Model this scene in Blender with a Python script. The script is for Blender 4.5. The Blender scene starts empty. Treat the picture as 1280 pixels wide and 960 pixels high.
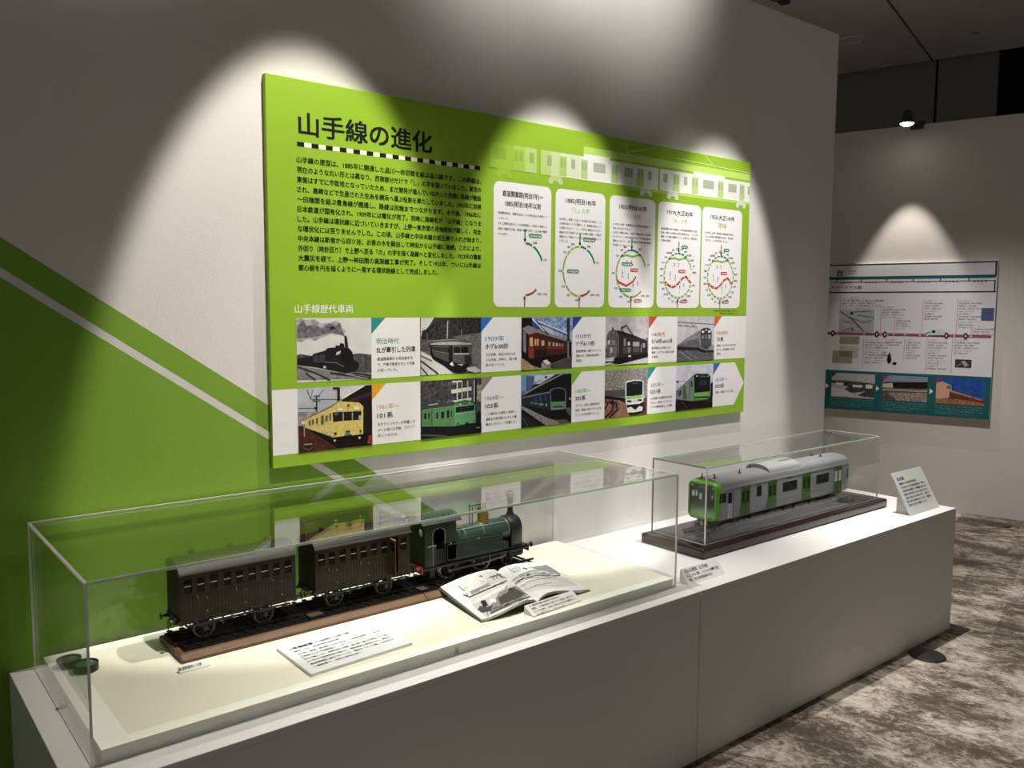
import bpy, bmesh, math, random
from mathutils import Vector, Matrix
random.seed(7)
SC = bpy.context.scene
COL = SC.collection

# ------------------------------------------------------------------ camera
YAW, PITCH, ROLL, FPX = 0.6825, 0.0912, 0.0055, 1056.7
CAM = Vector((-0.5641, -2.5423, 1.60))
FWD = Vector((math.sin(YAW)*math.cos(PITCH), math.cos(YAW)*math.cos(PITCH), -math.sin(PITCH)))
_r = Vector((math.cos(YAW), -math.sin(YAW), 0)); _u = _r.cross(FWD)
RGT = _r*math.cos(ROLL) + _u*math.sin(ROLL)
UPV = -_r*math.sin(ROLL) + _u*math.cos(ROLL)
cd = bpy.data.cameras.new('camera'); cam = bpy.data.objects.new('camera', cd); COL.objects.link(cam)
cd.sensor_fit = 'HORIZONTAL'; cd.sensor_width = 36.0; cd.lens = FPX/1280*36.0; cd.clip_start = 0.05; cd.clip_end = 60
cam.matrix_world = Matrix((( RGT.x, UPV.x, -FWD.x, CAM.x), (RGT.y, UPV.y, -FWD.y, CAM.y), (RGT.z, UPV.z, -FWD.z, CAM.z), (0, 0, 0, 1)))
SC.camera = cam

# ------------------------------------------------------------------ world, lamps, exposure
SC.view_settings.view_transform = 'Standard'; SC.view_settings.look = 'None'
SC.view_settings.exposure = 0.17; SC.view_settings.gamma = 1.0; SC.view_settings.use_curve_mapping = False
W = bpy.data.worlds.new('gallery_dim'); SC.world = W; W.use_nodes = True
W.node_tree.nodes['Background'].inputs[0].default_value = (.985, 1.0, 0.93, 1)
W.node_tree.nodes['Background'].inputs[1].default_value = 0.122
def spot(name, loc, aim, power, deg, blend, col=(1, .95, .88), size=.03):
    l = bpy.data.lights.new(name, 'SPOT'); l.energy = power; l.spot_size = math.radians(deg); l.spot_blend = blend
    l.color = col; l.shadow_soft_size = size
    o = bpy.data.objects.new(name, l); COL.objects.link(o); o.location = loc
    o.rotation_euler = (Vector(aim) - Vector(loc)).to_track_quat('-Z', 'Y').to_euler()
    return o
WARM = (1, .93, .84); NEUT = (1, .955, .93)
spot('track_spot', (0.74, -1.12, 3.85), (0.62, 0, 1.35), 315, 28.4, .30, (1, .945, .86))
spot('track_spot', (1.71, -1.12, 3.85), (1.70, 0, 1.36), 295, 27.0, .30, NEUT)
spot('track_spot', (2.76, -1.12, 3.85), (2.74, 0, 1.36), 290, 27.4, .38, NEUT)
for wx in (-0.05, 1.45, 2.1): spot('upper_wall_fill', (wx, -1.3, 3.85), (wx, 0, 3.30), 125 if wx > 1 else 110, 52, 1.0, (1, .985, .94), .12)  # added unseen fill, stands in for glow reflected up from the case tops
spot('case_spot', (1.72, -0.60, 3.85), (0.42, -0.47, 0.65), 262, 34, .85, WARM, .02)
spot('case_spot', (1.30, -0.60, 3.85), (1.32, -0.42, 0.65), 34, 30, .85, WARM, .02)
spot('case_spot', (2.55, -0.60, 3.85), (2.55, -0.40, 0.65), 205, 40, .85, NEUT, .02)
AIS = (1, .965, .92)
spot('aisle_spot_and_fill', (3.35, -0.33, 3.95), (3.6, -1.25, 0), 470, 46, .8, AIS, .02)
spot('aisle_spot_and_fill', (1.1, -0.33, 3.95), (1.2, -1.3, 0), 210, 50, .8, AIS, .02)  # added fill, its bounce off the floor brightens the plinth fronts
spot('aisle_spot_and_fill', (4.9, 0.1, 3.95), (5.7, -.1, 0.0), 350, 56, 1.0, AIS, .08)  # broad fill added for the far partition and the floor below it

# ------------------------------------------------------------------ measuring helpers (pixel of the photograph -> point on a known plane)
def ray(x, y): return FWD + RGT*((x-640)/FPX) - UPV*((y-480)/FPX)
def U(x, y, ax, val):
    d = ray(x, y); return CAM + d*((val-CAM[ax])/d[ax])
def proj(P):
    d = Vector(P)-CAM; z = d.dot(FWD); return 640+FPX*d.dot(RGT)/z, 480-FPX*d.dot(UPV)/z

# ------------------------------------------------------------------ materials
def lin(c):
    if isinstance(c, str):
        c = [int(c[i:i+2], 16)/255 for i in (0, 2, 4)]
    return tuple(((v/12.92) if v <= .04045 else ((v+.055)/1.055)**2.4) for v in c) + (1,)
MC = {}
def mat(name, col, rough=.6, metal=0.0, spec=.5, noise=None, bump=None, coat=0):
    if name in MC: return MC[name]
    m = bpy.data.materials.new(name); m.use_nodes = True; nt = m.node_tree; b = nt.nodes['Principled BSDF']
    c = lin(col); b.inputs['Base Color'].default_value = c; b.inputs['Roughness'].default_value = rough
    b.inputs['Metallic'].default_value = metal; b.inputs['Specular IOR Level'].default_value = spec
    b.inputs['Coat Weight'].default_value = coat
    if noise or bump:
        tc = nt.nodes.new('ShaderNodeTexCoord'); mp = nt.nodes.new('ShaderNodeMapping')
        nt.links.new(tc.outputs['Object'], mp.inputs[0])
    if noise:
        col2, sc, st = noise
        mp.inputs['Scale'].default_value = st
        n = nt.nodes.new('ShaderNodeTexNoise'); n.inputs['Scale'].default_value = sc; n.inputs['Detail'].default_value = 4
        r = nt.nodes.new('ShaderNodeValToRGB'); r.color_ramp.elements[0].position = .38; r.color_ramp.elements[1].position = .62
        r.color_ramp.elements[0].color = c; r.color_ramp.elements[1].color = lin(col2)
        nt.links.new(mp.outputs[0], n.inputs[0]); nt.links.new(n.outputs[0], r.inputs[0]); nt.links.new(r.outputs[0], b.inputs['Base Color'])
    if bump:
        sc, st = bump
        n2 = nt.nodes.new('ShaderNodeTexNoise'); n2.inputs['Scale'].default_value = sc; n2.inputs['Detail'].default_value = 3
        bp = nt.nodes.new('ShaderNodeBump'); bp.inputs['Strength'].default_value = st; bp.inputs['Distance'].default_value = .002
        nt.links.new(tc.outputs['Object'], n2.inputs[0]); nt.links.new(n2.outputs[0], bp.inputs['Height']); nt.links.new(bp.outputs[0], b.inputs['Normal'])
    MC[name] = m; return m
def ink(col): return mat('ink_'+col, col, .7, spec=.2)
def grain(c1, c2, sc=60): return mat('print_%s_%s_%d' % (c1, c2, sc), c1, .7, spec=.2, noise=(c2, sc, (1, 1, 1)))
def acrylic_mat():
    m = bpy.data.materials.new('clear_acrylic'); m.use_nodes = True; nt = m.node_tree; N = nt.nodes; L = nt.links
    N.remove(N['Principled BSDF']); out = N['Material Output']
    g = N.new('ShaderNodeNewGeometry'); dt = N.new('ShaderNodeVectorMath'); dt.operation = 'DOT_PRODUCT'
    L.new(g.outputs['Normal'], dt.inputs[0]); L.new(g.outputs['Incoming'], dt.inputs[1])
    def mt(op, a, b=None):
        n = N.new('ShaderNodeMath'); n.operation = op
        for i, v in enumerate((a, b)):
            if v is None: continue
            if isinstance(v, (int, float)): n.inputs[i].default_value = v
            else: L.new(v, n.inputs[i])
        return n.outputs[0]
    c = mt('ABSOLUTE', dt.outputs['Value']); f = mt('POWER', mt('SUBTRACT', 1.0, c), 5.0)
    f = mt('ADD', mt('MULTIPLY', f, .97), .024)
    t = N.new('ShaderNodeBsdfTransparent'); t.inputs[0].default_value = (.985, .992, .986, 1)
    gl = N.new('ShaderNodeBsdfGlossy'); gl.inputs['Roughness'].default_value = 0.0; gl.inputs[0].default_value = (1, 1, 1, 1)
    mx = N.new('ShaderNodeMixShader'); L.new(f, mx.inputs[0]); L.new(t.outputs[0], mx.inputs[1]); L.new(gl.outputs[0], mx.inputs[2])
    L.new(mx.outputs[0], out.inputs[0]); return m
def edge_mat(name, w, col):
    m = bpy.data.materials.new(name); m.use_nodes = True; nt = m.node_tree; N = nt.nodes; L = nt.links
    N.remove(N['Principled BSDF']); out = N['Material Output']
    t = N.new('ShaderNodeBsdfTransparent'); t.inputs[0].default_value = (.9, .95, .92, 1)
    d = N.new('ShaderNodeBsdfDiffuse'); d.inputs[0].default_value = lin(col)
    tr = N.new('ShaderNodeBsdfTranslucent'); tr.inputs[0].default_value = lin(col)
    gl = N.new('ShaderNodeBsdfGlossy'); gl.inputs['Roughness'].default_value = .25
    a = N.new('ShaderNodeMixShader'); a.inputs[0].default_value = .5; L.new(d.outputs[0], a.inputs[1]); L.new(tr.outputs[0], a.inputs[2])
    b = N.new('ShaderNodeMixShader'); b.inputs[0].default_value = .25; L.new(a.outputs[0], b.inputs[1]); L.new(gl.outputs[0], b.inputs[2])
    c = N.new('ShaderNodeMixShader'); c.inputs[0].default_value = w; L.new(t.outputs[0], c.inputs[1]); L.new(b.outputs[0], c.inputs[2])
    L.new(c.outputs[0], out.inputs[0]); return m
def carpet_mat():
    m = bpy.data.materials.new('patchy_carpet'); m.use_nodes = True; nt = m.node_tree; N = nt.nodes; L = nt.links; b = N['Principled BSDF']
    b.inputs['Roughness'].default_value = .95; b.inputs['Specular IOR Level'].default_value = .15
    tc = N.new('ShaderNodeTexCoord'); ro = N.new('ShaderNodeMapping'); ro.inputs['Rotation'].default_value = (0, 0, math.radians(-15.4)); L.new(tc.outputs['Object'], ro.inputs[0])
    def noi(sx, sy, sc, det, rg, dist):
        mp = N.new('ShaderNodeMapping'); mp.inputs['Scale'].default_value = (sx, sy, 1); L.new(ro.outputs[0], mp.inputs[0])
        n = N.new('ShaderNodeTexNoise'); n.inputs['Scale'].default_value = sc; n.inputs['Detail'].default_value = det; n.inputs['Roughness'].default_value = rg; n.inputs['Distortion'].default_value = dist
        L.new(mp.outputs[0], n.inputs[0]); return n.outputs[0]
    def ma(op, a, b_, c_=None):
        n = N.new('ShaderNodeMath'); n.operation = op
        for i, v in enumerate((a, b_, c_)):
            if v is None: continue
            if isinstance(v, (int, float)): n.inputs[i].default_value = v
            else: L.new(v, n.inputs[i])
        return n.outputs[0]
    big = noi(1.5, 1.0, 2.6, 3, .5, .3); med = noi(1.9, 1.0, 9, 10, .8, .8); fine = noi(2.0, 1.0, 42, 6, .8, 0)
    bk_ = N.new('ShaderNodeTexBrick'); bk_.inputs['Color1'].default_value = (0, 0, 0, 1); bk_.inputs['Color2'].default_value = (1, 1, 1, 1); bk_.inputs['Mortar'].default_value = (.5, .5, .5, 1); bk_.inputs['Mortar Size'].default_value = 0; bk_.inputs['Brick Width'].default_value = .5; bk_.inputs['Row Height'].default_value = .25; bk_.inputs['Scale'].default_value = 1
    L.new(ro.outputs[0], bk_.inputs['Vector'])
    s_ = ma('ADD', ma('MULTIPLY', big, .60), ma('ADD', ma('MULTIPLY', med, .95), ma('MULTIPLY_ADD', bk_.outputs['Fac'] if False else bk_.outputs['Color'], .10, ma('MULTIPLY', fine, .50))))
    class _o: pass
    ad = _o(); ad.outputs = [s_]
    r = N.new('ShaderNodeValToRGB'); e = r.color_ramp.elements
    e[0].position = .84; e[0].color = lin('4F463D'); e[1].position = 1.0; e[1].color = lin('4F463D')
    mr = N.new('ShaderNodeMapRange'); mr.inputs[1].default_value = .86; mr.inputs[2].default_value = 1.32; L.new(s_, mr.inputs[0])
    e[0].position = .18; e[1].position = .80; e[1].color = lin('BDB3A6')
    x = e.new(.40); x.color = lin('655B50'); x = e.new(.48); x.color = lin('857A6D'); x = e.new(.62); x.color = lin('A0968A')
    L.new(mr.outputs[0], r.inputs[0]); L.new(r.outputs[0], b.inputs['Base Color'])
    bp = N.new('ShaderNodeBump'); bp.inputs['Strength'].default_value = .35; bp.inputs['Distance'].default_value = .004
    L.new(ad.outputs[0], bp.inputs['Height']); L.new(bp.outputs[0], b.inputs['Normal']); return m
def wood_mat(name, c1, c2, rough, coat):
    m = mat(name, c1, rough, noise=(c2, 3.0, (6, 60, 60)), coat=coat); return m
ACR = acrylic_mat(); EDGE = edge_mat('lit_acrylic_edge', 1.0, 'FFFFFF'); EDGEC = edge_mat('clear_acrylic_edge', .4, 'F2FFF2'); EDGED = edge_mat('shaded_acrylic_edge', .7, '8A8F88')  # white and grey edge colours carry the glow and shade of the acrylic edges
WALLM = mat('matt_wall_cloth', 'DEDAD6', .9, spec=.2, bump=(260, .25))
WALLF = mat('far_wall_cloth', 'D8D2CC', .9, spec=.2, bump=(260, .25))
VINYL = mat('green_vinyl', '7BA136', .65, spec=.25, bump=(260, .2))
STRIPE = mat('grey_white_vinyl', 'D4D2CE', .7, spec=.25)
PLIN = mat('white_laminate', 'E3E1E0', .55, spec=.3)
PFRONT = PLIN
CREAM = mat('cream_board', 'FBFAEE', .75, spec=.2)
CREAM_SHADE = mat('cream_shade', 'EFEBDA', .9, spec=.1, bump=(900, .3))  # darker cream with the shade put into its colour
BLACK = mat('black_paint', '100F0E', .45)
DARK = mat('dark_iron', '1A1917', .5)
STEEL = mat('bright_steel', 'B9B6AE', .35, metal=.9)
CARB = mat('dark_brown_varnish', '211911', .5, spec=.3, noise=('2C2318', 4, (8, 8, 60)))
CROOF = mat('charcoal_roof', '131110', .45, spec=.25, noise=('1B1817', 20, (1, 1, 1)))
LGREEN = mat('loco_green', '1F2A20', .42, spec=.35, noise=('283328', 6, (3, 3, 3)))
BGREEN = mat('boiler_green', '2C4238', .35, coat=.15)
BRASS = mat('old_brass', '8F7A45', .38, metal=.75)
COPPER = mat('copper_rim', 'C9A072', .3, metal=.8)
RED = mat('buffer_red', '8E2F22', .5)
CREAMP = mat('cream_line', 'C9C2A4', .5)
GLASSB = mat('dark_pane', '14130F', .12)
WOODB = wood_mat('walnut_frame', '553A20', '6B4A2B', .6, 0)
WOODG = mat('glossy_dark_base', '2A1714', .28, noise=('351E19', 4, (2, 30, 30)), coat=.25)
WOODT = mat('glossy_base_top', '2E2523', .3, coat=.25)
SILVER = mat('silver_paint', '9D9CA0', .42, metal=.3)
SROOF = mat('grey_roof_paint', '7E7E81', .5)
TGREEN = mat('bright_green_paint', '6DB238', .35, coat=.4)
DGREEN = mat('door_green_paint', '4A7229', .45)
DGLASS = mat('tinted_window', '2B3331', .12, coat=.5)
WHITE = mat('white_paper', 'F2F1EF', .7, spec=.2)
CARD = mat('card_white', 'E9E8E6', .7, spec=.2)
PGREEN = mat('panel_green', '90B62D', .6, spec=.25)
INK = mat('black_ink', '12140F', .7, spec=.2)

# ------------------------------------------------------------------ mesh helpers
ORG = {}
class MB:
    def __init__(s): s.v = []; s.f = []; s.m = []; s.mats = []
    def mi(s, m):
        if m not in s.mats: s.mats.append(m)
        return s.mats.index(m)
    def add(s, vs, fs, m):
        o = len(s.v); s.v += [tuple(v) for v in vs]; k = s.mi(m)
        for f in fs: s.f.append([i+o for i in f]); s.m.append(k)
        return s
    def box(s, x0, x1, y0, y1, z0, z1, m):
        vs = [(x, y, z) for z in (z0, z1) for y in (y0, y1) for x in (x0, x1)]
        return s.add(vs, [(0, 2, 3, 1), (4, 5, 7, 6), (0, 1, 5, 4), (2, 6, 7, 3), (0, 4, 6, 2), (1, 3, 7, 5)], m)
    def obox(s, o, a, b, c, m):   # box from corner o with edge vectors a, b, c
        o, a, b, c = map(Vector, (o, a, b, c))
        vs = [o+a*i+b*j+c*k for k in (0, 1) for j in (0, 1) for i in (0, 1)]
        return s.add(vs, [(0, 2, 3, 1), (4, 5, 7, 6), (0, 1, 5, 4), (2, 6, 7, 3), (0, 4, 6, 2), (1, 3, 7, 5)], m)
    def prism(s, pts, ax, a, b, m):
        def P(p, t):
            return (t, p[0], p[1]) if ax == 0 else ((p[0], t, p[1]) if ax == 1 else (p[0], p[1], t))
        n = len(pts); vs = [P(p, a) for p in pts]+[P(p, b) for p in pts]
        fs = [list(range(n))[::-1], list(range(n, 2*n))]+[(i, (i+1) % n, n+(i+1) % n, n+i) for i in range(n)]
        return s.add(vs, fs, m)
    def cyl(s, p0, p1, r, m, n=12, r2=None, cap=True):
        p0, p1 = Vector(p0), Vector(p1); r2 = r if r2 is None else r2
        d = (p1-p0).normalized(); a = d.orthogonal().normalized(); b = d.cross(a)
        vs = [p0+(a*math.cos(t)+b*math.sin(t))*r for t in [2*math.pi*i/n for i in range(n)]]
        vs += [p1+(a*math.cos(t)+b*math.sin(t))*r2 for t in [2*math.pi*i/n for i in range(n)]]
        fs = [(i, (i+1) % n, n+(i+1) % n, n+i) for i in range(n)]
        if cap: fs += [list(range(n))[::-1], list(range(n, 2*n))]
        return s.add(vs, fs, m)
    def lathe(s, c, prof, ax, m, n=24, a0=0, a1=2*math.pi):   # prof: (radius, along)
        full = abs(a1-a0-2*math.pi) < 1e-6; k = n if full else n+1; vs = []
        for r, h in prof:
            for i in range(k):
                t = a0+(a1-a0)*i/n; u, v = r*math.cos(t), r*math.sin(t)
                vs.append((c[0]+h, c[1]+u, c[2]+v) if ax == 0 else ((c[0]+u, c[1]+h, c[2]+v) if ax == 1 else (c[0]+u, c[1]+v, c[2]+h)))
        fs = []
        for j in range(len(prof)-1):
            for i in range(n if full else n):
                i2 = (i+1) % k; fs.append((j*k+i, j*k+i2, (j+1)*k+i2, (j+1)*k+i))
        return s.add(vs, fs, m)
    def poly(s, pts, m): return s.add(pts, [list(range(len(pts)))], m)
    def build(s, name, parent=None, smooth=False, bevel=0, seg=2, org=None, recalc=True):
        if parent is not None: org = ORG[parent]
        elif org is None:
            xs, ys, zs = zip(*s.v); org = Vector(((min(xs)+max(xs))/2, (min(ys)+max(ys))/2, min(zs)))
        org = Vector(org)
        me = bpy.data.meshes.new(name); me.from_pydata([tuple(Vector(v)-org) for v in s.v], [], s.f)
        for m in s.mats: me.materials.append(m)
        me.polygons.foreach_set('material_index', s.m)
        if recalc or bevel:
            bm = bmesh.new(); bm.from_mesh(me)
            if bevel:
                bmesh.ops.remove_doubles(bm, verts=bm.verts, dist=1e-6)
                bmesh.ops.recalc_face_normals(bm, faces=bm.faces)
                es = [e for e in bm.edges if len(e.link_faces) == 2 and e.calc_face_angle(0) > .5]
                bmesh.ops.bevel(bm, geom=es, offset=bevel, segments=seg, affect='EDGES', profile=.5)
            bmesh.ops.recalc_face_normals(bm, faces=bm.faces)
            bm.to_mesh(me); bm.free()
        if smooth:
            me.polygons.foreach_set('use_smooth', [True]*len(me.polygons)); me.set_sharp_from_angle(angle=math.radians(38))
        o = bpy.data.objects.new(name, me); COL.objects.link(o)
        if parent is not None: o.parent = parent
        else: o.location = org
        ORG[o] = org; return o
def tag(o, label=None, cat=None, group=None, kind=None):
    if label: o['label'] = label
    if cat: o['category'] = cat
    if group: o['group'] = group
    if kind: o['kind'] = kind
    return o
def thing(name, label, cat, loc, group=None):
    o = bpy.data.objects.new(name, None); COL.objects.link(o); o.location = loc; o.empty_display_size = .05
    ORG[o] = Vector(loc); return tag(o, label, cat, group)
def struct(o): o['kind'] = 'structure'; return o
def copy_tree(o, parent=None):
    c = o.copy(); COL.objects.link(c); ORG[c] = ORG[o]
    if parent is not None: c.parent = parent
    for ch in list(o.children): copy_tree(ch, c)
    return c

# ------------------------------------------------------------------ lettering
_tc = bpy.data.curves.new('type', 'FONT'); _tc.resolution_u = 2; _to = bpy.data.objects.new('type', _tc); COL.objects.link(_to)
TCACHE = {}
def glyphs(s, bold, res=2):
    k = (s, bold, res)
    if k in TCACHE: return TCACHE[k]
    _tc.resolution_u = res; _tc.body = s; _tc.size = 1.0; _tc.offset = bold
    dg = bpy.context.evaluated_depsgraph_get(); dg.update(); me = bpy.data.meshes.new_from_object(_to.evaluated_get(dg))
    vs = [tuple(v.co) for v in me.vertices]; fs = [tuple(p.vertices) for p in me.polygons]; bpy.data.meshes.remove(me)
    xs = [v[0] for v in vs] or [0, 1]
    TCACHE[k] = (vs, fs, min(xs), max(xs)); return TCACHE[k]
def txt(mb, s, O, e1, e2, h, m, Wd=None, bold=0.0, center=False, res=2):
    vs, fs, a, b = glyphs(s, 0.0, res); O, e1, e2 = Vector(O), Vector(e1), Vector(e2)
    sx = h if Wd is None else Wd/(b-a)
    off = (b-a)*sx/2 if center else 0; q = bold*h
    sh = ((0, 0),) if bold < .004 else (((-q, 0), (q, 0)) if bold < .016 else ((-q, -q*.7), (q, -q*.7), (-q, q*.7), (q, q*.7)))
    nn = e1.cross(e2)*4e-5
    for k, (dx, dz) in enumerate(sh): mb.add([O+nn*k+e1*((v[0]-a)*sx-off+dx)+e2*(v[1]*h+dz) for v in vs], fs, m)
X1, Z1 = Vector((1, 0, 0)), Vector((0, 0, 1))

# ================================================================== the setting
H = 0.6174
m = MB(); m.add([(-4, -6, 0), (9, -6, 0), (9, 5, 0), (-4, 5, 0)], [(0, 1, 2, 3)], carpet_mat()); m.add([(-4, -6, -.05), (9, -6, -.05), (9, 5, -.05), (-4, 5, -.05)], [(0, 1, 2, 3)], DARK)
floor = struct(m.build('floor', recalc=False))
m = MB(); m.box(-3.2, 3.755, 0, .12, 0, 3.066, WALLM); wall = struct(m.build('wall_back', bevel=.002, seg=1))
# green vinyl graphic stuck on the wall: band above the stripe, stripe, field below
def wz(x, z0, k=-.69): return z0+k*(x+.2)
m = MB(); xe = 1.48; m.prism([(-3.2, wz(-3.2, 1.772, -.684)), (-3.2, wz(-3.2, 1.692)), (1.33, wz(1.33, 1.692)), (1.33, wz(1.33, 1.772, -.684))], 1, -.0008, 0, VINYL)
m.prism([(-3.2, wz(-3.2, 1.666)), (-3.2, .0), (1.3, .0), (1.3, .65), (1.27, wz(1.27, 1.666))], 1, -.0008, 0, VINYL)
m.prism([(1.33, wz(1.33, 1.692)), (1.33, wz(1.33, 1.772, -.684)), (1.48, .618), (1.37, .618)], 1, -.0008, 0, VINYL)
m.build('green_vinyl', wall)
m = MB(); m.prism([(-3.2, wz(-3.2, 1.692)), (-3.2, wz(-3.2, 1.666)), (1.27, wz(1.27, 1.666)), (1.33, wz(1.33, 1.692))], 1, -.0008, 0, STRIPE)
tag(m.build('vinyl_stripe', wall), 'pale grey diagonal stripe through the green')
# far partition, its own direction
FD = Vector((-0.266, 0.964, 0)).normalized(); FN = Vector((.964, .266, 0)).normalized(); FA = Vector((6.363, .108, 0)); FE = -FD
def FW(x, y, off=0.0):          # pixel -> point on the far partition (off metres in front of it)
    d = ray(x, y); a = FA-FN*off; return CAM+d*((a-CAM).dot(FN)/d.dot(FN))
m = MB(); m.obox(FA+FD*2.6, FE*6.0, FN*.12, Z1*3.042, WALLF); wfar = struct(m.build('wall_right', bevel=.002, seg=1))
# ceiling of large panels with open joints, then the bulkhead beyond its edge
CZ = 4.0; CE = U(1041, 95, 2, CZ); v0 = FD; JP = U(1109, 0, 2, CZ)
jv = (JP-CE).dot(FD)
CEILM = mat('ceiling_board', 'C4BCB2', .9, noise=('CCC4BA', 1.5, (1, 1, 1))); SOFM = mat('bulkhead_board', '8A847B', .9); GAPM = mat('joint_shadow_gap', '0A0A0A', .9)
m = MB(); m.obox(CE+Z1*.03+FD*9-FN*12, FN*14, FE*16, Z1*.03, GAPM); ceil = struct(m.build('ceiling'))
first = None
for i in range(4):
    for j in range(-3, 3):
        a = CE-FN*(.02+3.0*(i+1)-.012)+FD*(jv+2.4*j+.012); 
        pm = MB(); pm.obox(a, FN*2.976, FD*2.376, Z1*.03, CEILM); pm.build('ceiling_panel', ceil)
m = MB(); m.obox(CE+FN*.03+FD*5-Z1*1.6, FE*(5+(CE-U(1173, 78, 2, CZ)).dot(FD)-.012), FN*.1, Z1*1.62, SOFM); bulk = MB()
sA = (U(1173, 78, 2, CZ)-CE).dot(FD); sB = (U(1248, 65, 2, CZ)-CE).dot(FD)
bw = struct(m.build('wall_rear_bulkhead'))
m = MB(); m.obox(CE+FN*.03+FD*(sA-.012)-Z1*1.6, FE*(sA-sB-.012), FN*.1, Z1*1.62, SOFM); m.build('bulkhead_panel', bw)
m = MB(); m.obox(CE+FN*1.1+FD*6-Z1*2.2, FE*14, FN*.1, Z1*2.25, mat('rear_recess', '24221F', .9)); m.build('recess_panel', bw)
dl = U(1063, 50, 2, CZ)
m = MB(); m.lathe(dl, [(.0, .012), (.07, .012), (.085, -.002), (.105, -.010), (.12, -.004), (.12, 0)], 2, mat('downlight_ring', 'D8D2CA', .5), 24)
tag(m.build('ceiling_downlight', smooth=True), 'small unlit round downlight in the dark ceiling', 'ceiling light')
sp = U(1220, 41, 2, CZ)
m = MB(); m.lathe(sp, [(.0, -.012), (.012, -.012), (.018, -.006), (.03, -.003), (.034, 0)], 2, SOFM, 16); tag(m.build('ceiling_sprinkler', smooth=True), 'tiny sprinkler head on the ceiling right of the joint', 'sprinkler')
tr = U(970, -5, 2, 3.86)
m = MB(); m.obox(tr-FN*.22-FD*.035, FN*.44, FD*.07, Z1*.05, DARK); t = thing('ceiling_track', 'dark metal lighting track on the ceiling beyond the white wall', 'lighting track', tr)
m.build('rail', t)
m = MB(); m.cyl(tr+Z1*.05, tr+Z1*.14, .012, DARK); m.build('hanger', t); m = MB(); m.cyl(tr+Z1*.05+FN*.15, tr+Z1*.14+FN*.15, .012, DARK); m.build('hanger', t)
m = MB(); m.box(tr.x-.03, tr.x+.03, tr.y-.03, tr.y+.03, tr.z-.03, tr.z+.0, mat('track_box', '5A564C', .5)); m.build('feed_box', t)

# lamp clipped on the far partition
lb = FW(1147, 157, .0); lt = thing('clip_spotlight', 'lit white spotlight on a short arm clipped to the top of the far partition', 'spotlight', lb)
LG = mat('lamp_grey', '3A3836', .4)
m = MB(); m.obox(lb-FN*.03-FD*.045-Z1*.03, FD*.09, FN*.16, Z1*.055, LG); m.build('clip', lt)
hd = U(1134, 151, 0, 5.90)
m = MB(); m.cyl(lb-FN*.02+Z1*.01, hd+Z1*.04, .008, mat('lamp_arm', '8A8682', .4, metal=.4)); m.build('arm', lt)
ax = (-Z1-FN*.12).normalized()
m = MB(); m.cyl(hd-ax*.07, hd, .030, LG, 20, .040, True); m.cyl(hd, hd+ax*.025, .040, LG, 20, .052, False); m.build('lamp_head', lt, smooth=True)
EM = bpy.data.materials.new('lamp_lens'); EM.use_nodes = True; _b = EM.node_tree.nodes['Principled BSDF']; _b.inputs['Emission Color'].default_value = (1, .94, .88, 1); _b.inputs['Emission Strength'].default_value = 14
m = MB(); m.cyl(hd+ax*.018, hd+ax*.032, .048, EM, 20, .034); m.build('lens', lt)
FARSPOT = spot('partition_spot', hd+ax*.045, hd+ax*.045-Z1+FN*.08, 60, 50, .45, WARM, .012)

# ================================================================== plinths of the display
def plinth(x0, x1, lab):
    t = thing('display_plinth', lab, 'plinth', ((x0+x1)/2, -.36, 0), 'white display plinths')
    m = MB(); m.box(x0, x1, -.716, -.002, 0, H-.02, PFRONT); m.build('carcass', t, bevel=.001, seg=1)
    m = MB(); m.box(x0, x1, -.7359, -.716, 0, H-.02, PFRONT); m.build('front_panel', t, bevel=.001, seg=1)
    m = MB(); m.box(x0, x1, -.7359, -.002, H-.02, H, PLIN); m.build('top_panel', t, bevel=.0012, seg=1)
plinth(-.2291, 1.7557, 'long white plinth under the steam train case, against the wall')
plinth(1.7587, 3.7489, 'white plinth at the far end, under the commuter train case')

# ================================================================== acrylic cases
def case(label, x0, x1, y0, y1, z0, z1, loc, inner=None, dark=(), clear=(4,), skip=()):
    th = .006; t = thing('acrylic_case', label, 'display case', loc)
    def panel(n, *a):
        m = MB(); m.box(*a, ACR); return m.build(n, t)
    panel('top_panel', x0+th, x1-th, y0+th, y1-th, z1-th, z1)
    panel('front_panel', x0+th, x1-th, y0, y0+th, z0+.002, z1-th)
    panel('back_panel', x0+th, x1-th, y1-th, y1, z0+.002, z1-th)
    panel('left_panel', x0, x0+th, y0+th, y1-th, z0+.002, z1-th)
    panel('right_panel', x1-th, x1, y0+th, y1-th, z0+.002, z1-th)
    E = [(x0, x0+th, y0, y0+th, z0, z1), (x1-th, x1, y0, y0+th, z0, z1), (x0, x0+th, y1-th, y1, z0, z1), (x1-th, x1, y1-th, y1, z0, z1),
         (x0+th, x1-th, y0, y0+th, z1-th, z1), (x0+th, x1-th, y1-th, y1, z1-th, z1), (x0, x0+th, y0+th, y1-th, z1-th, z1), (x1-th, x1, y0+th, y1-th, z1-th, z1),
         (x0+th, x1-th, y0, y0+th, z0, z0+.002), (x0, x0+th, y0+th, y1-th, z0, z0+.002), (x1-th, x1, y0+th, y1-th, z0, z0+.002)]
    for i, e in enumerate(E):
        if i in skip: continue
        s = .0012; e = list(e)
        if i in (0, 1, 2, 3): e[0] += s*(i in (1, 3)); e[1] -= s*(i in (0, 2)); e[2] += s*(i in (2, 3)); e[3] -= s*(i in (0, 1))
        m = MB(); m.box(*e, EDGED if i in dark else (EDGEC if i in clear else EDGE)); m.build('polished_edge', t)
    return t
CL, CR, CB, CF, CT = -.1724, 1.7258, -.019, -.6513, 1.0215
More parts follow.
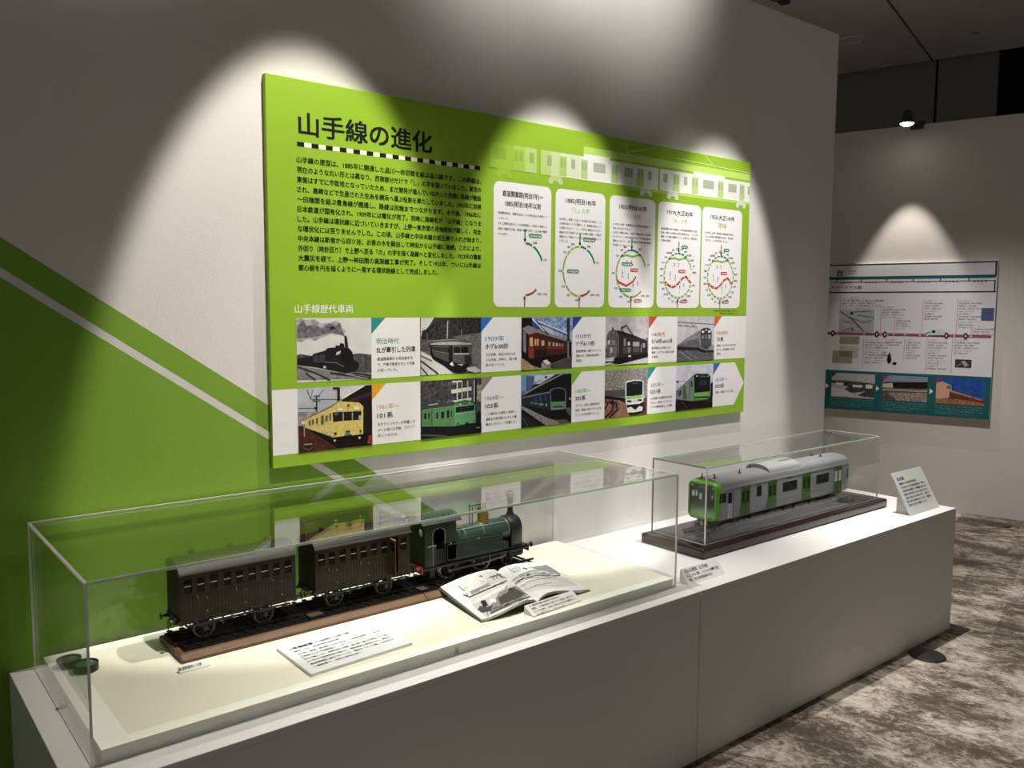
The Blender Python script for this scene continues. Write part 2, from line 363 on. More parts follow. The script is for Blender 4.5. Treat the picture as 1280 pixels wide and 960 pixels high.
case('long clear acrylic case over the steam train model', CL, CR, CF, CB, H, CT, ((CL+CR)/2, (CF+CB)/2, H), skip=(3,))
case('shorter clear acrylic case over the modern commuter train model', 2.0989, 3.452, -.4831, -.202, .661, .9738, (2.775, -.342, .661), dark=(2, 6), clear=(4, 5))
SZ = .6470
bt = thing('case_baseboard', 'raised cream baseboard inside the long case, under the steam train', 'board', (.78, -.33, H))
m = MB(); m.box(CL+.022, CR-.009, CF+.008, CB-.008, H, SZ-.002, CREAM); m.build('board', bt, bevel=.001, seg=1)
m = MB(); m.box(CL+.085, CR-.009, CF+.048, CB-.045, SZ-.002, SZ, CREAM_SHADE); tag(m.build('shaded_inlay', bt), 'cream inlay, darkened to stand for shade')  # inlay toned darker so the strip around it reads as brightly lit
m = MB(); m.box(CL+.022, CL+.085, CF+.008, CB-.008, SZ-.002, SZ-.0003, CREAM); m.box(CL+.085, CR-.009, CF+.008, CF+.048, SZ-.002, SZ-.0003, CREAM); m.box(CL+.085, CR-.009, CB-.045, CB-.008, SZ-.002, SZ-.0003, CREAM); tag(m.build('border', bt), 'cream border kept paler to stand for a band of light')  # paler strip stands in for light thrown onto the board edges
for (px, py) in ((72, 888), (573, 816)):
    if px < 100: c = Vector((CL+.012, U(px, py, 0, CL).y, H+.012))
    else: c = Vector((U(px, py, 1, CF).x, CF+.0085, H+.014))
    m = MB()
    if px < 100: m.cyl(c-Vector((.006, 0, 0)), c+Vector((.009, 0, 0)), .007, STEEL, 12); m.box(c.x-.004, c.x+.006, c.y-.008, c.y+.008, H+.0005, H+.006, STEEL)
    else: m.cyl(c-Vector((0, .0015, 0)), c+Vector((0, .003, 0)), .006, STEEL, 12); m.box(c.x-.007, c.x+.007, c.y-.001, c.y+.003, H+.001, H+.010, STEEL)
    tag(m.build('case_fixing', smooth=True), 'small steel case fixing on the '+('left side' if px < 100 else 'front edge')+' of the cream baseboard', 'fixing')

# ================================================================== main green panel
TP = .022; PL, PR, PB, PT = .5134, 2.9712, 1.0849, 2.3017
pan = thing('info_panel', 'large green Japanese information panel on the wall above the cases', 'info panel', ((PL+PR)/2, -.011, PB))
m = MB(); m.box(PL, PR, -TP, -.0005, PB, PT, PGREEN); board = m.build('board', pan, bevel=.0015, seg=2)
def Y(k): return -TP-.0003-.00025*k
def PP(px, py): p = U(px, py, 1, -TP); return p.x, p.z
def flat(m, pts, k, mt): m.poly([(x, Y(k), z) for x, z in pts], mt)
def rect(m, x0, x1, z0, z1, k, mt): flat(m, [(x0, z0), (x1, z0), (x1, z1), (x0, z1)], k, mt)
def pt(m, s, x, z, h, mt, Wd=None, k=1, bold=0.0, center=False, res=2): txt(m, s, (x, Y(k), z), X1, Z1, h, mt, Wd, bold, center, res)
def stroke(m, pts, w, k, mt, dash=None):
    P = [Vector((x, z)) for x, z in pts]
    for a, b in zip(P, P[1:]):
        d = (b-a)
        if d.length < 1e-6: continue
        n = Vector((-d.y, d.x)).normalized()*w/2; e = d.normalized()*w*.12
        a2, b2 = a-e, b+e
        flat(m, [tuple(a2-n), tuple(b2-n), tuple(b2+n), tuple(a2+n)], k, mt)
m = MB(); pt(m, '山手線の進化', .620, 2.138, .077, INK, .497, bold=.022, res=3); m.build('title_lettering', pan, recalc=False)
m = MB(); n = 29; L = 1.328-.613
for i in range(n):
    a = .613+L*i/n; rect(m, a, a+L/n, 2.096, 2.110, 0, INK if i % 2 == 0 else mat('rule_cream', 'F1F5D8', .7))
m.build('railway_rule', pan, recalc=False)
body = ['山手線の原型は、1885年に開通した品川〜赤羽間を結ぶ品川線です。この路線は、', '現在のような丸い形とは異なり、西側部分だけで「し」の字を描いていました。東京の',
 '東側はすでに市街地となっていたため、まだ開発が進んでいなかった西側に路線が敷設', 'され、高崎などで生産された生糸を横浜へ運ぶ役割を果たしていました。1903年に池袋',
 '〜田端間を結ぶ豊島線が開通し、路線は田端までつながります。その後、1906年に', '日本鉄道が国有化され、1909年には電化が完了。同時に路線名が「山手線」となりま',
 'した。山手線は環状線に近づいていきますが、上野〜東京間の用地確保が難しく、完全', 'な環状化には至りませんでした。この頃、山手線と中央本線の相互乗り入れが始まり、',
 '中央本線は新宿から四ツ谷、お茶の水を経由して神田から山手線に接続。これにより、', '外回り（時計回り）で上野へ至る「の」の字を描く路線へと変化しました。1923年の関東',
 '大震災を経て、上野〜神田間の高架線工事が完了。そして1925年、ついに山手線は', '都心部を円を描くように一周する環状路線として完成しました。']
zt = PP(371, 200)[1]; zb = PP(373, 335)[1]
for i, s in enumerate(body):
    m = MB(); z = zt+(zb-zt)*i/11-.006
    pt(m, s, .611, z, .0205, INK, .722 if i < 11 else .53, bold=.020); m.build('text_line', pan, recalc=False)
m = MB(); pt(m, '山手線歴代車両', .596, 1.578, .031, ink('F4F7E6'), .206, bold=.008); m.build('photo_heading', pan, recalc=False)

# faint printed train across the top of the panel (one print, paler towards the right)
def fade(x, c1, c2): 
    t = max(0, min(1, (x-1.38)/.45)); return mat('pg_%s_%d' % (c2, int(t*5)), tuple(a+(b-a)*(int(t*5)/5) for a, b in zip([int(c1[i:i+2], 16)/255 for i in (0, 2, 4)], [int(c2[i:i+2], 16)/255 for i in (0, 2, 4)])), .6, spec=.25)
BG = '97BC3A'; m = MB()
def fr(x0, x1, z0, z1, k, c, back=BG):
    n = max(1, int((x1-x0)/.05)); 
    for i in range(n):
        a, b = x0+(x1-x0)*i/n, x0+(x1-x0)*(i+1)/n; rect(m, a, b, z0, z1, k, fade((a+b)/2, back, c))
rect(m, 1.85, PR-.002, 2.215, 2.245, 0, ink('B5D568')); rect(m, 2.1, PR-.002, 2.10, 2.112, 0, ink('AFD45C'))
for x0, x1, doors, wins, bog, ac in ((1.372, 1.601, ((1.485, 1.535),), ((1.40, 1.45, 1), (1.565, 1.587, 0)), (1.44,), None),
    (1.621, 2.302, ((1.72, 1.757), (1.835, 1.872), (2.01, 2.05), (2.165, 2.208)), ((1.655, 1.677, 0), (1.782, 1.803, 0), (1.905, 1.975, 1), (2.088, 2.14, 1), (2.235, 2.258, 0)), (1.70, 2.225), (1.85, 2.0)),
    (2.312, PR-.003, ((2.40, 2.444), (2.53, 2.575), (2.72, 2.762), (2.888, 2.925)), ((2.335, 2.362, 0), (2.475, 2.498, 0), (2.61, 2.69, 1), (2.80, 2.862, 1), (2.952, 2.968, 0)), (2.40, 2.90), (2.54, 2.77))):
    fr(x0, x1, 2.112, 2.205, 1, 'DFE2D6'); fr(x0, x1, 2.112, 2.120, 2, 'E9EBE0')
    if ac: fr(ac[0], ac[1], 2.205, 2.216, 1, 'E6E8DC')
    for a, b in doors: fr(a, b, 2.116, 2.192, 3, 'B3CC84'); rect(m, a+.005, a+(b-a)*.42, 2.150, 2.183, 4, fade(a, '8AAF38', 'A0AF8C')); rect(m, b-(b-a)*.42, b-.005, 2.150, 2.183, 4, fade(a, '8AAF38', 'A0AF8C'))
    for a, b, w in wins: rect(m, a, b, 2.150, 2.187, 3, fade(a, '8AAF38', 'A3AE98'))
    for b in bog: rect(m, b-.03, b+.03, 2.092, 2.112, 1, fade(b, BG, 'CBD3BE')); [flat(m, [(b+s*.026+.013*math.cos(t), 2.091+.013*math.sin(t)) for t in [k*math.pi/6 for k in range(12)]], 2, fade(b, BG, 'D2D8C6')) for s in (-1, 1)]
for p in (((2.62, PT-.004), (2.70, 2.245)), ((2.42, 2.262), (2.968, 2.252)), ((2.1, 2.29), (2.1, 2.25), (2.28, 2.29))): stroke(m, p, .003, 1, ink('D5E89A'))
tag(m.build('train_illustration', pan, recalc=False), 'pale printed commuter train fading out to the left')

# the five route-history cards
def rounded(x0, x1, z0, z1, r, n=6):
    P = []
    for cx, cz, a in ((x1-r, z1-r, 0), (x0+r, z1-r, 90), (x0+r, z0+r, 180), (x1-r, z0+r, 270)):
        for i in range(n+1): t = math.radians(a+90*i/n); P.append((cx+r*math.cos(t), cz+r*math.sin(t)))
    return P
LGN, DGN, BRN, RDN, PUR = ink('86B84C'), ink('2F7D4A'), ink('8C5140'), ink('C8402E'), ink('6D5B78')
GT = ink('9CC95A'); CW = ink('FFFFFF')
zT = 2.066; zB = 1.5985
heads = [('鉄道開業期(明治7年)〜', '1885(明治18)年以前'), ('1885(明治18)年', '「し」の字'), ('1903(明治36)年', '「C」の字'), ('1919(大正8)年', '「の」の字'), ('1925(大正14)年', '環状線')]
texts = [['鉄道開業当初、新橋を起点とした列車は品川を経由して', 'いました。', 'また上野駅を起点として日本鉄道は、赤羽から高崎への', '路線の建設を計画、鉄道の需要を受け、山手線が構想', 'されます。'],
 ['1885年に、開通した品川〜赤羽間の品川線は、この', '山手線の始まりとなる路線として、路線図は現在のよう', 'な環状ではなくて「し」の字形の路線となります。', '路線はやがて環状になるための構想に発展し、鉄道が', '整備され、列車はここを走る貨物を運ぶ路線として', 'いました。'],
 ['1903年に池袋〜田端間を結ぶ豊島線が開通して、', '現在の形に近づきます。', '1909年には電化が進み、烏森まで路線が延び、山手線と', 'なりました。この頃は運行は行われており複々線化も、', '電車もふえました。上野〜新橋間は山手線の用地確保が', 'まだ進んでいませんでした。'],
 ['東京駅開業の頃の中央線は、中央本線が東京駅まで延び、', '新宿、中野から山手線の品川方面を経て走り、「の」の字', '運転となり東京を横断するように上野から、池袋方面に', 'も運転が開始。'], ['1925年に上野〜神田間の高架線が完成し、', 'ついに山手線の環状運転が始まり、都心部を', '一周する、この形が完成しました。']]
xs = [(1.391, 1.678), (1.700, 1.978), (2.003, 2.288), (2.306, 2.602), (2.611, 2.914)]
for ci in range(5):
    x0, x1 = xs[ci]; cx = (x0+x1)/2; w = x1-x0; m = MB(); flat(m, rounded(x0, x1, zB, zT, .028), 1, CARD); card = m.build('route_card', board if False else pan, recalc=False)
    m = MB(); pt(m, heads[ci][0], cx, zT-.052, .024, INK, w*.70 if ci == 0 else w*.60, k=2, bold=.018, center=True)
    pt(m, heads[ci][1], cx, zT-.088, .024, INK if ci == 0 else GT, w*.62 if ci == 0 else w*(.33 if ci < 4 else .2), k=2, bold=.018 if ci == 0 else .01, center=True)
    m.build('card_heading', card, recalc=False)
    m = MB(); z = zT-.120-.002*(ci > 0)
    for q, s in enumerate(texts[ci]):
        pt(m, s, x0+.022, z, .0108, INK, min(w-.044, len(s)*.0108) if len(s) > 14 else len(s)*.0098, k=2, bold=.006, res=1); z -= .0172 if ci else .0195
    m.build('card_text', card, recalc=False)
    # route diagram
    m = MB(); R = min(w*.325, .098); cy = 1.744; RX, RZ = R, .100
    if ci == 0: cx2 = x0+.153
    else: cx2 = cx-.004
    def A(deg, k=1.0): t = math.radians(deg); return (cx2+RX*k*math.cos(t)+(0), cy+RZ*k*math.sin(t))
    def arc(a, b, mt, w=.008, k=3, seg=3): 
        nn = max(2, int(abs(b-a)/12)); stroke(m, [A(a+(b-a)*i/nn) for i in range(nn+1)], w, k, mt)
    def dot(p, r=.004, mt=CW, k=5): flat(m, [(p[0]+r*math.cos(t), p[1]+r*math.sin(t)) for t in [i*math.pi/4 for i in range(8)]], k, mt)
    def lab(s, x, z, mt, ww=.068):
        flat(m, rounded(x, x+ww, z, z+.015, .007, 3), 3, mt); pt(m, s, x+.006, z+.0035, .0085, CW, ww-.012, k=4, bold=.01, res=1)
    top, bot = A(90), A(270)
    stroke(m, [(top[0], top[1]+.052), top], .006, 3, DGN); flat(m, [(top[0]-.008, top[1]+.016), (top[0]+.008, top[1]+.016), (top[0], top[1]+.001)], 3, DGN)
    stroke(m, [(bot[0], zB+.001), bot], .006, 3, BRN); flat(m, [(bot[0]-.007, bot[1]-.015), (bot[0]+.007, bot[1]-.015), (bot[0], bot[1]-.001)], 3, BRN)
    small = ink('2A2D28')
    def st(s, deg, k=1.17): p = A(deg, k); pt(m, s, p[0], p[1]-.004, .0095, small, k=3, center=True, bold=.01, res=1)
    arc(90, 52 if ci >= 2 else 18, DGN)
    if ci in (0, 1):
        arc(270, 312, BRN); lab('日本鉄道品川線', top[0]+.018, top[1]+.022, DGN); dot(A(65)); dot(A(18)); dot(A(312)); dot(top); dot(bot)
        st('田端', 62); st('上野', 20); pt(m, '新橋（汐留）', A(305)[0]+.012, A(305)[1]-.016, .0095, small, k=3, bold=.01, res=1)
        if ci == 1:
            arc(90, 270, LGN); lab('日本鉄道品川線', A(180)[0]+.02, cy-.008, DGN)
            for d, s in ((112, '板橋'), (125, '池袋'), (140, '目白'), (180, '新宿'), (212, '渋谷'), (235, '目黒'), (262, '大崎')): dot(A(d), .003); st(s, d)
    else:
        arc(52, 18 if ci < 4 else -90, LGN); arc(130, 270, LGN); arc(130, 90, PUR, .006)
        if ci == 2: arc(270, 312, LGN)
        if ci == 3: arc(270, 345, LGN)
        stroke(m, [A(135), (cx2-.03, cy+.078), (cx2+.005, cy+.072), (cx2+.04, cy+.08), A(52)], .008, 3, LGN)
        if ci == 2:
            stroke(m, [A(196), A(205, .9), (cx2-.03, cy-.052), (cx2+.01, cy-.034), (cx2+.028, cy-.012)], .008, 4, RDN); lab('日本鉄道豊島線', cx2-.062, cy+.032, DGN, .07); lab('中央本線', cx2-.008, cy+.008, RDN, .05); lab('官営鉄道山手線', cx2-.07, cy-.078, DGN, .07)
            pt(m, '新橋（汐留）', A(305)[0]+.012, A(305)[1]-.016, .0095, small, k=3, bold=.01, res=1)
        else:
            sw = [A(196), (cx2-.06, cy-.047), (cx2-.03, cy-.052), (cx2, cy-.036), (cx2+.03, cy-.01), (cx2+.055, cy-.002), A(-18, .95)]
            stroke(m, sw, .009, 4, RDN)
            for a, b in zip(sw, sw[1:]): dot(((a[0]+b[0])/2, (a[1]+b[1])/2), .003, CW, 6)
            for s_, b_ in ((0, 0),): lab('中央本線', cx2+.0, cy+.012, RDN, .05)
            lab('東北本線', top[0]+.018, top[1]+.022, DGN, .045)
        if ci > 1: lab('東海道本線', bot[0]+.018, zB+.022, ink('A5604E'), .05)
        names = ['田端', '西日暮里', '日暮里', '上野', '御徒町', '秋葉原', '神田', '東京', '有楽町', '新橋', '浜松町', '田町', '品川', '大崎', '五反田', '目黒', '恵比寿', '渋谷', '原宿', '代々木', '新宿', '高田馬場', '目白', '池袋', '大塚']
        if ci == 2: sel = [(62, '田端'), (20, '上野'), (112, '巣鴨'), (125, '大塚'), (142, '目白'), (180, '新宿'), (212, '渋谷'), (235, '目黒'), (262, '大崎')]
        else: sel = [(66-14.4*i, nm) for i, nm in enumerate(names)]
        for i, (d, s) in enumerate(sel):
            if ci == 3 and -80 < d < -0 and i in (4, 5): continue
            dot(A(d), .0036 if ci > 2 else .003); st(s, d, 1.2)
        for xx, zz, s in ((-.055, .01, '千駄ケ谷'), (-.02, -.004, '信濃町'), (-.028, .05, '巣鴨'), (.0, .05, '駒込'), (.012, -.05, '御茶ノ水'), (.04, -.04, '神田')):
            for q, ch in enumerate(s): pt(m, ch, cx2+xx, cy+zz-q*.009, .0085, small, k=3, res=1, center=True)
    m.build('route_diagram', card, recalc=False)
m = MB(); pt(m, '※この路線図は実際の路線や当時の駅を簡略化して表示しています。', 2.70, 1.582, .009, small, .21, res=1); pt(m, '※駅名は現在の名称を表記しています。', 2.76, 1.570, .009, small, .15, res=1); m.build('footnote', pan, recalc=False)

# ------------------------------------------------------------------ the ten printed photographs and their captions
RX = [.600, 1.065, 1.529, 1.990, 2.452]; PW = .270
rect_ = rect
m = MB(); rect_(m, PL+.001, RX[0], 1.1265, 1.335, 0, CARD); m.build('blank_band', pan, recalc=False)
def photo(ix, row, crop, s, base, layers, lab):
    x0 = RX[ix]; x1 = x0+PW; z0, z1 = (1.354, 1.560) if row == 0 else (1.1265, 1.335)
    m = MB(); rect_(m, x0, x1, z0, z1, 1, base)
    for k, (mt, pts) in enumerate(layers):
        if isinstance(mt, str): mt = ink(mt) if isinstance(pts, tuple) else grain(mt, ''.join('%02X' % int(int(mt[i:i+2], 16)*.88) for i in (0, 2, 4)), 170)
        if isinstance(pts, tuple):      # (width, points): a stroke
            w, q = pts; P = [PP(crop[0]+a/s, crop[1]+b/s) for a, b in q]
            stroke(m, [(min(max(x, x0+w/2), x1-w/2), min(max(z, z0+w/2), z1-w/2)) for x, z in P], w, 2+k*.35, mt)
        else:
            P = [PP(crop[0]+a/s, crop[1]+b/s) for a, b in pts]
            P = [(min(max(x, x0+.0005), x1-.0005), min(max(z, z0+.0005), z1-.0005)) for x, z in P]
            flat(m, P, 2+k*.35, mt)
    tag(m.build('printed_photo', pan, recalc=False), lab)
def R4(x0, y0, x1, y1): return [(x0, y0), (x1, y0), (x1, y1), (x0, y1)]
photo(0, 0, (366, 395), 12, grain('CFCFCC', 'D8D7D4', 20), [
 (grain('8F8D92', 'B5B3B5', 60), [(40, 60), (120, 30), (200, 60), (330, 50), (420, 110), (560, 100), (650, 70), (720, 110), (740, 180), (790, 220), (775, 260), (650, 280), (560, 270), (450, 320), (330, 375), (240, 330), (120, 395), (40, 380)]),
 (grain('58565C', '7C7A80', 70), [(60, 150), (160, 60), (200, 150), (330, 130), (430, 180), (540, 110), (640, 150), (700, 100), (730, 200), (780, 300), (650, 265), (560, 250), (430, 290), (280, 320), (180, 330), (60, 340)]),
 (ink('2B2A2D'), [(540, 170), (600, 150), (650, 190), (560, 220)]),
 (grain('3B3A3B', '5A5959', 90), [(40, 590), (100, 570), (300, 600), (500, 520), (900, 570), (1000, 560), (1180, 580), (1180, 860), (40, 740)]),
 (grain('6F6E70', '8D8C8C', 60), [(40, 750), (300, 780), (600, 830), (1180, 850), (1180, 960), (40, 960)]),
 ('1B1B1C', [(40, 640), (290, 600), (300, 570), (480, 520), (520, 480), (640, 470), (640, 440), (700, 445), (705, 410), (740, 405), (770, 430), (770, 470), (840, 480), (890, 540), (910, 650), (990, 710), (990, 750), (950, 830), (800, 860), (600, 820), (300, 760), (40, 730)]),
 ('141415', [(740, 540), (780, 490), (840, 480), (880, 530), (900, 600), (880, 680), (830, 720), (770, 700), (740, 640)]),
 ('2D2D2E', [(770, 300), (800, 290), (815, 350), (830, 470), (780, 480)]), ('D5D5D3', [(660, 540), (720, 520), (700, 570), (640, 590)]), ('C8C8C6', R4(455, 750, 495, 785)),
 ('5C5C5E', (.004, [(390, 690), (650, 700), (760, 760)])), ('3E3E40', [(300, 600), (380, 580), (380, 700), (300, 700)]), ('3E3E40', [(395, 590), (480, 570), (480, 700), (395, 700)]),
 ('2A2A2B', (.004, [(40, 760), (330, 850), (560, 960)])), ('2A2A2B', (.004, [(200, 860), (340, 960)])), ('29292A', (.005, [(560, 850), (1180, 950)])), ('29292A', (.004, [(900, 850), (1180, 890)])), ('BDBDBD', (.002, [(780, 870), (1120, 950)])), ('C9C9C8', (.0015, [(900, 500), (940, 570)]))],
 'black and white print of a smoking steam train')
photo(1, 0, (524, 395), 12.8, grain('3A3A3A', '626260', 90), [
 ('DAD9D5', [(25, 25), (235, 25), (180, 120), (120, 200), (40, 300), (25, 330)]),
 (grain('131313', '3A3A39', 80), [(235, 25), (1000, 25), (1000, 270), (700, 310), (500, 370), (200, 380), (30, 380), (40, 240), (150, 190)]),
 (grain('77776F', '5A5A58', 120), [(530, 330), (800, 290), (1000, 270), (1000, 900), (840, 740), (840, 420), (620, 350)]),
 ('C9C9C4', [(25, 560), (200, 650), (550, 950), (25, 950)]), ('6B6B68', (.006, [(25, 640), (200, 720)])), ('3A3A39', (.007, [(25, 720), (300, 950)])), ('2E2E2D', (.005, [(25, 820), (130, 950)])), ('E3E3DF', (.003, [(25, 600), (230, 700)])),
 ('121212', [(170, 430), (830, 440), (830, 740), (700, 900), (560, 900), (210, 690), (175, 600)]),
 ('A9A9A3', [(175, 440), (300, 420), (560, 410), (830, 430), (830, 455), (500, 465), (180, 460)]), ('8A8A85', [(230, 390), (560, 365), (580, 380), (230, 408)]),
 ('5B5B58', [(190, 480), (470, 485), (470, 500), (190, 495)]), ('2F2F2E', [(190, 500), (460, 500), (460, 590), (200, 550)]), ('6A6A66', (.003, [(200, 555), (470, 600)])), ('454543', [(210, 570), (465, 615), (470, 740), (230, 640)]),
 ('55554F', [(530, 470), (830, 460), (820, 740), (720, 770), (530, 740)]), ('0F0F0F', R4(550, 495, 650, 595)), ('0F0F0F', R4(665, 490, 780, 595)), ('BEBEB8', (.004, [(550, 605), (790, 603)])), ('2A2A29', [(720, 630), (820, 620), (820, 740), (720, 760)]),
 ('DEDED9', [(480, 770), (520, 730), (550, 790), (520, 800)]), ('B5B5AF', [(600, 770), (700, 770), (680, 800)]), ('C9C9C3', [(750, 830), (880, 800), (1000, 880), (900, 920), (780, 880)]), ('0E0E0E', [(540, 830), (740, 830), (740, 900), (600, 900)]),
 ('A0A09A', (.004, [(450, 80), (440, 360)])), ('85857F', (.003, [(665, 220), (668, 310)])), ('70706C', (.003, [(120, 270), (122, 480)]))], 'black and white print of an early electric carriage by a wooded bank')
photo(2, 0, (650, 395), 13.71, grain('5D77A8', 'A9B7CF', 60), [
 ('14130F', R4(20, 30, 210, 260)), ('B8C6D8', [(350, 110), (560, 200), (580, 330), (400, 260)]), ('31508C', [(210, 90), (330, 210), (300, 240), (210, 180)]), ('2B2F38', [(800, 30), (850, 30), (850, 430), (800, 430)]),
 ('16130F', [(20, 240), (880, 440), (880, 900), (20, 900)]),
 ('4A241A', [(140, 320), (260, 270), (500, 340), (800, 430), (800, 640), (460, 690), (240, 740), (140, 700)]), ('8A3424', [(135, 540), (235, 545), (235, 740), (150, 720)]),
 ('93857B', [(40, 210), (140, 160), (260, 220), (800, 400), (780, 430), (280, 280), (150, 320), (60, 250)]), ('33221C', [(260, 290), (780, 440), (780, 470), (260, 330)]),
 ('E0A56B', R4(160, 365, 218, 520)), ('E3AD77', R4(245, 395, 315, 505)), ('D9A874', R4(362, 420, 412, 510)), ('5A2A18', R4(275, 400, 288, 505)),
 ('A8907E', R4(480, 440, 520, 520)), ('A8907E', R4(550, 450, 590, 520)), ('C9B9A8', R4(610, 460, 640, 520)), ('A8907E', R4(665, 470, 690, 525)), ('A8907E', R4(710, 475, 735, 525)),
 ('9C2B31', [(450, 535), (740, 548), (740, 568), (450, 560)]), ('22150F', [(245, 570), (450, 570), (450, 690), (250, 730)]), ('837A88', [(45, 260), (95, 280), (100, 640), (45, 600)]),
 ('100E0C', [(140, 740), (500, 680), (820, 640), (880, 660), (880, 900), (200, 900)]), ('6B635B', (.004, [(520, 830), (800, 720)])), ('4D4441', [(790, 720), (880, 660), (880, 900), (540, 900), (540, 850)]),
 ('E8DDD0', [(380, 770), (450, 745), (520, 810), (450, 840)]), ('A79B92', [(360, 790), (450, 850), (450, 910), (360, 890)]), ('8F867F', [(450, 850), (520, 815), (520, 905), (460, 912)]), (grain('B79A77', '8A7358', 90), [(20, 720), (120, 780), (200, 850), (370, 900), (370, 940), (20, 940)]),
 ('0F1014', (.004, [(260, 100), (480, 310)])), ('0F1014', (.003, [(330, 110), (800, 310)])), ('DFE6EE', (.004, [(200, 40), (400, 260)])), ('D4DDE8', (.004, [(300, 90), (800, 300)])), ('8A7A88', [(800, 430), (828, 430), (830, 720), (805, 720)])], 'colour print of a preserved brown wooden carriage')
photo(3, 0, (752, 392), 14.11, grain('A7A3A4', 'BCB8B8', 25), [
 ('8E8A8C', (.0015, [(120, 70), (420, 190)])), (grain('4A4747', '6A6666', 60), [(90, 380), (130, 310), (200, 280), (280, 300), (290, 760), (60, 780), (60, 600), (90, 560)]),
 ('2E2B2C', [(280, 290), (540, 370), (810, 480), (810, 760), (300, 860), (220, 800), (270, 740)]), ('211F20', [(280, 290), (540, 370), (700, 440), (560, 430), (300, 360)]),
 ('777374', [(285, 370), (300, 370), (300, 740), (285, 740)]), ('C9C6C4', R4(105, 470, 145, 545)), ('8A8786', R4(175, 470, 240, 550)), ('B9B6B4', R4(145, 600, 190, 690)), ('75706F', R4(205, 580, 260, 690)),
 ('8D8988', R4(385, 440, 425, 570)), ('D9D6D3', R4(455, 500, 495, 560)), ('777372', R4(455, 590, 505, 690)), ('A5A19F', R4(545, 500, 660, 580)), ('55514F', R4(545, 600, 660, 680)), ('8A8584', R4(685, 540, 700, 680)), ('A09C9A', R4(720, 520, 760, 600)), ('4B4747', R4(365, 590, 440, 710)),
 ('151414', [(210, 790), (300, 780), (810, 690), (810, 760), (330, 890), (200, 880)]), ('DAD7D5', R4(465, 735, 510, 765)), ('C9C6C3', [(60, 940), (330, 890), (810, 770), (810, 900), (60, 940)]), ('D5D2D0', (.006, [(60, 830), (200, 820)])), ('D5D2D0', (.006, [(60, 895), (160, 870)])), ('2A2829', (.005, [(60, 860), (200, 850)])),
 ('222021', (.004, [(330, 250), (430, 205), (550, 380)])), ('2A2829', (.003, [(430, 205), (340, 260), (390, 330)])), ('1B1A1A', R4(178, 240, 200, 300)), ('333031', [(740, 450), (810, 430), (810, 460)])], 'black and white print of an electric train with raised pantograph')
photo(4, 0, (843, 392), 14.12, grain('BDBBBE', 'CBC9CB', 25), [
 ('4F4D50', (.003, [(45, 150), (700, 190)])), ('5A585B', (.0025, [(45, 210), (400, 240)])), ('77757A', (.002, [(60, 150), (110, 215), (160, 155), (220, 220), (280, 160), (340, 230), (400, 165)])), ('66646A', (.002, [(220, 150), (222, 280)])), ('66646A', (.002, [(415, 80), (415, 160)])),
 (grain('8E8C90', '7B797D', 60), [(45, 560), (230, 420), (450, 290), (470, 600), (45, 600)]), (grain('6C6A6E', '5A585C', 70), [(45, 560), (240, 480), (430, 440), (450, 590), (240, 620), (45, 590)]),
 ('3C3A3E', [(455, 300), (490, 265), (560, 245), (630, 270), (655, 320), (650, 600), (560, 620), (470, 600)]), ('F4F3F3', R4(478, 305, 522, 338)), ('F4F3F3', R4(590, 298, 635, 335)), ('E0DFE0', R4(545, 270, 568, 305)), ('8F8D92', R4(475, 385, 515, 445)), ('77757A', R4(530, 370, 575, 445)), ('A3A1A6', R4(590, 370, 635, 450)),
 ('55535A', [(460, 460), (650, 455), (650, 590), (470, 600)]), (grain('4B494D', '6B696E', 80), [(45, 590), (240, 600), (700, 640), (700, 830), (30, 860)]), ('252326', [(45, 580), (240, 590), (430, 600), (560, 660), (690, 650), (690, 680), (500, 690), (400, 650), (240, 650), (45, 640)]),
 ('A5A3A7', (.003, [(90, 670), (310, 840)])), ('8B898D', (.0025, [(180, 650), (440, 830)])), ('9C9AA0', [(590, 600), (690, 540), (690, 640), (600, 640)])], 'black and white print of a boxy electric train under gantries')
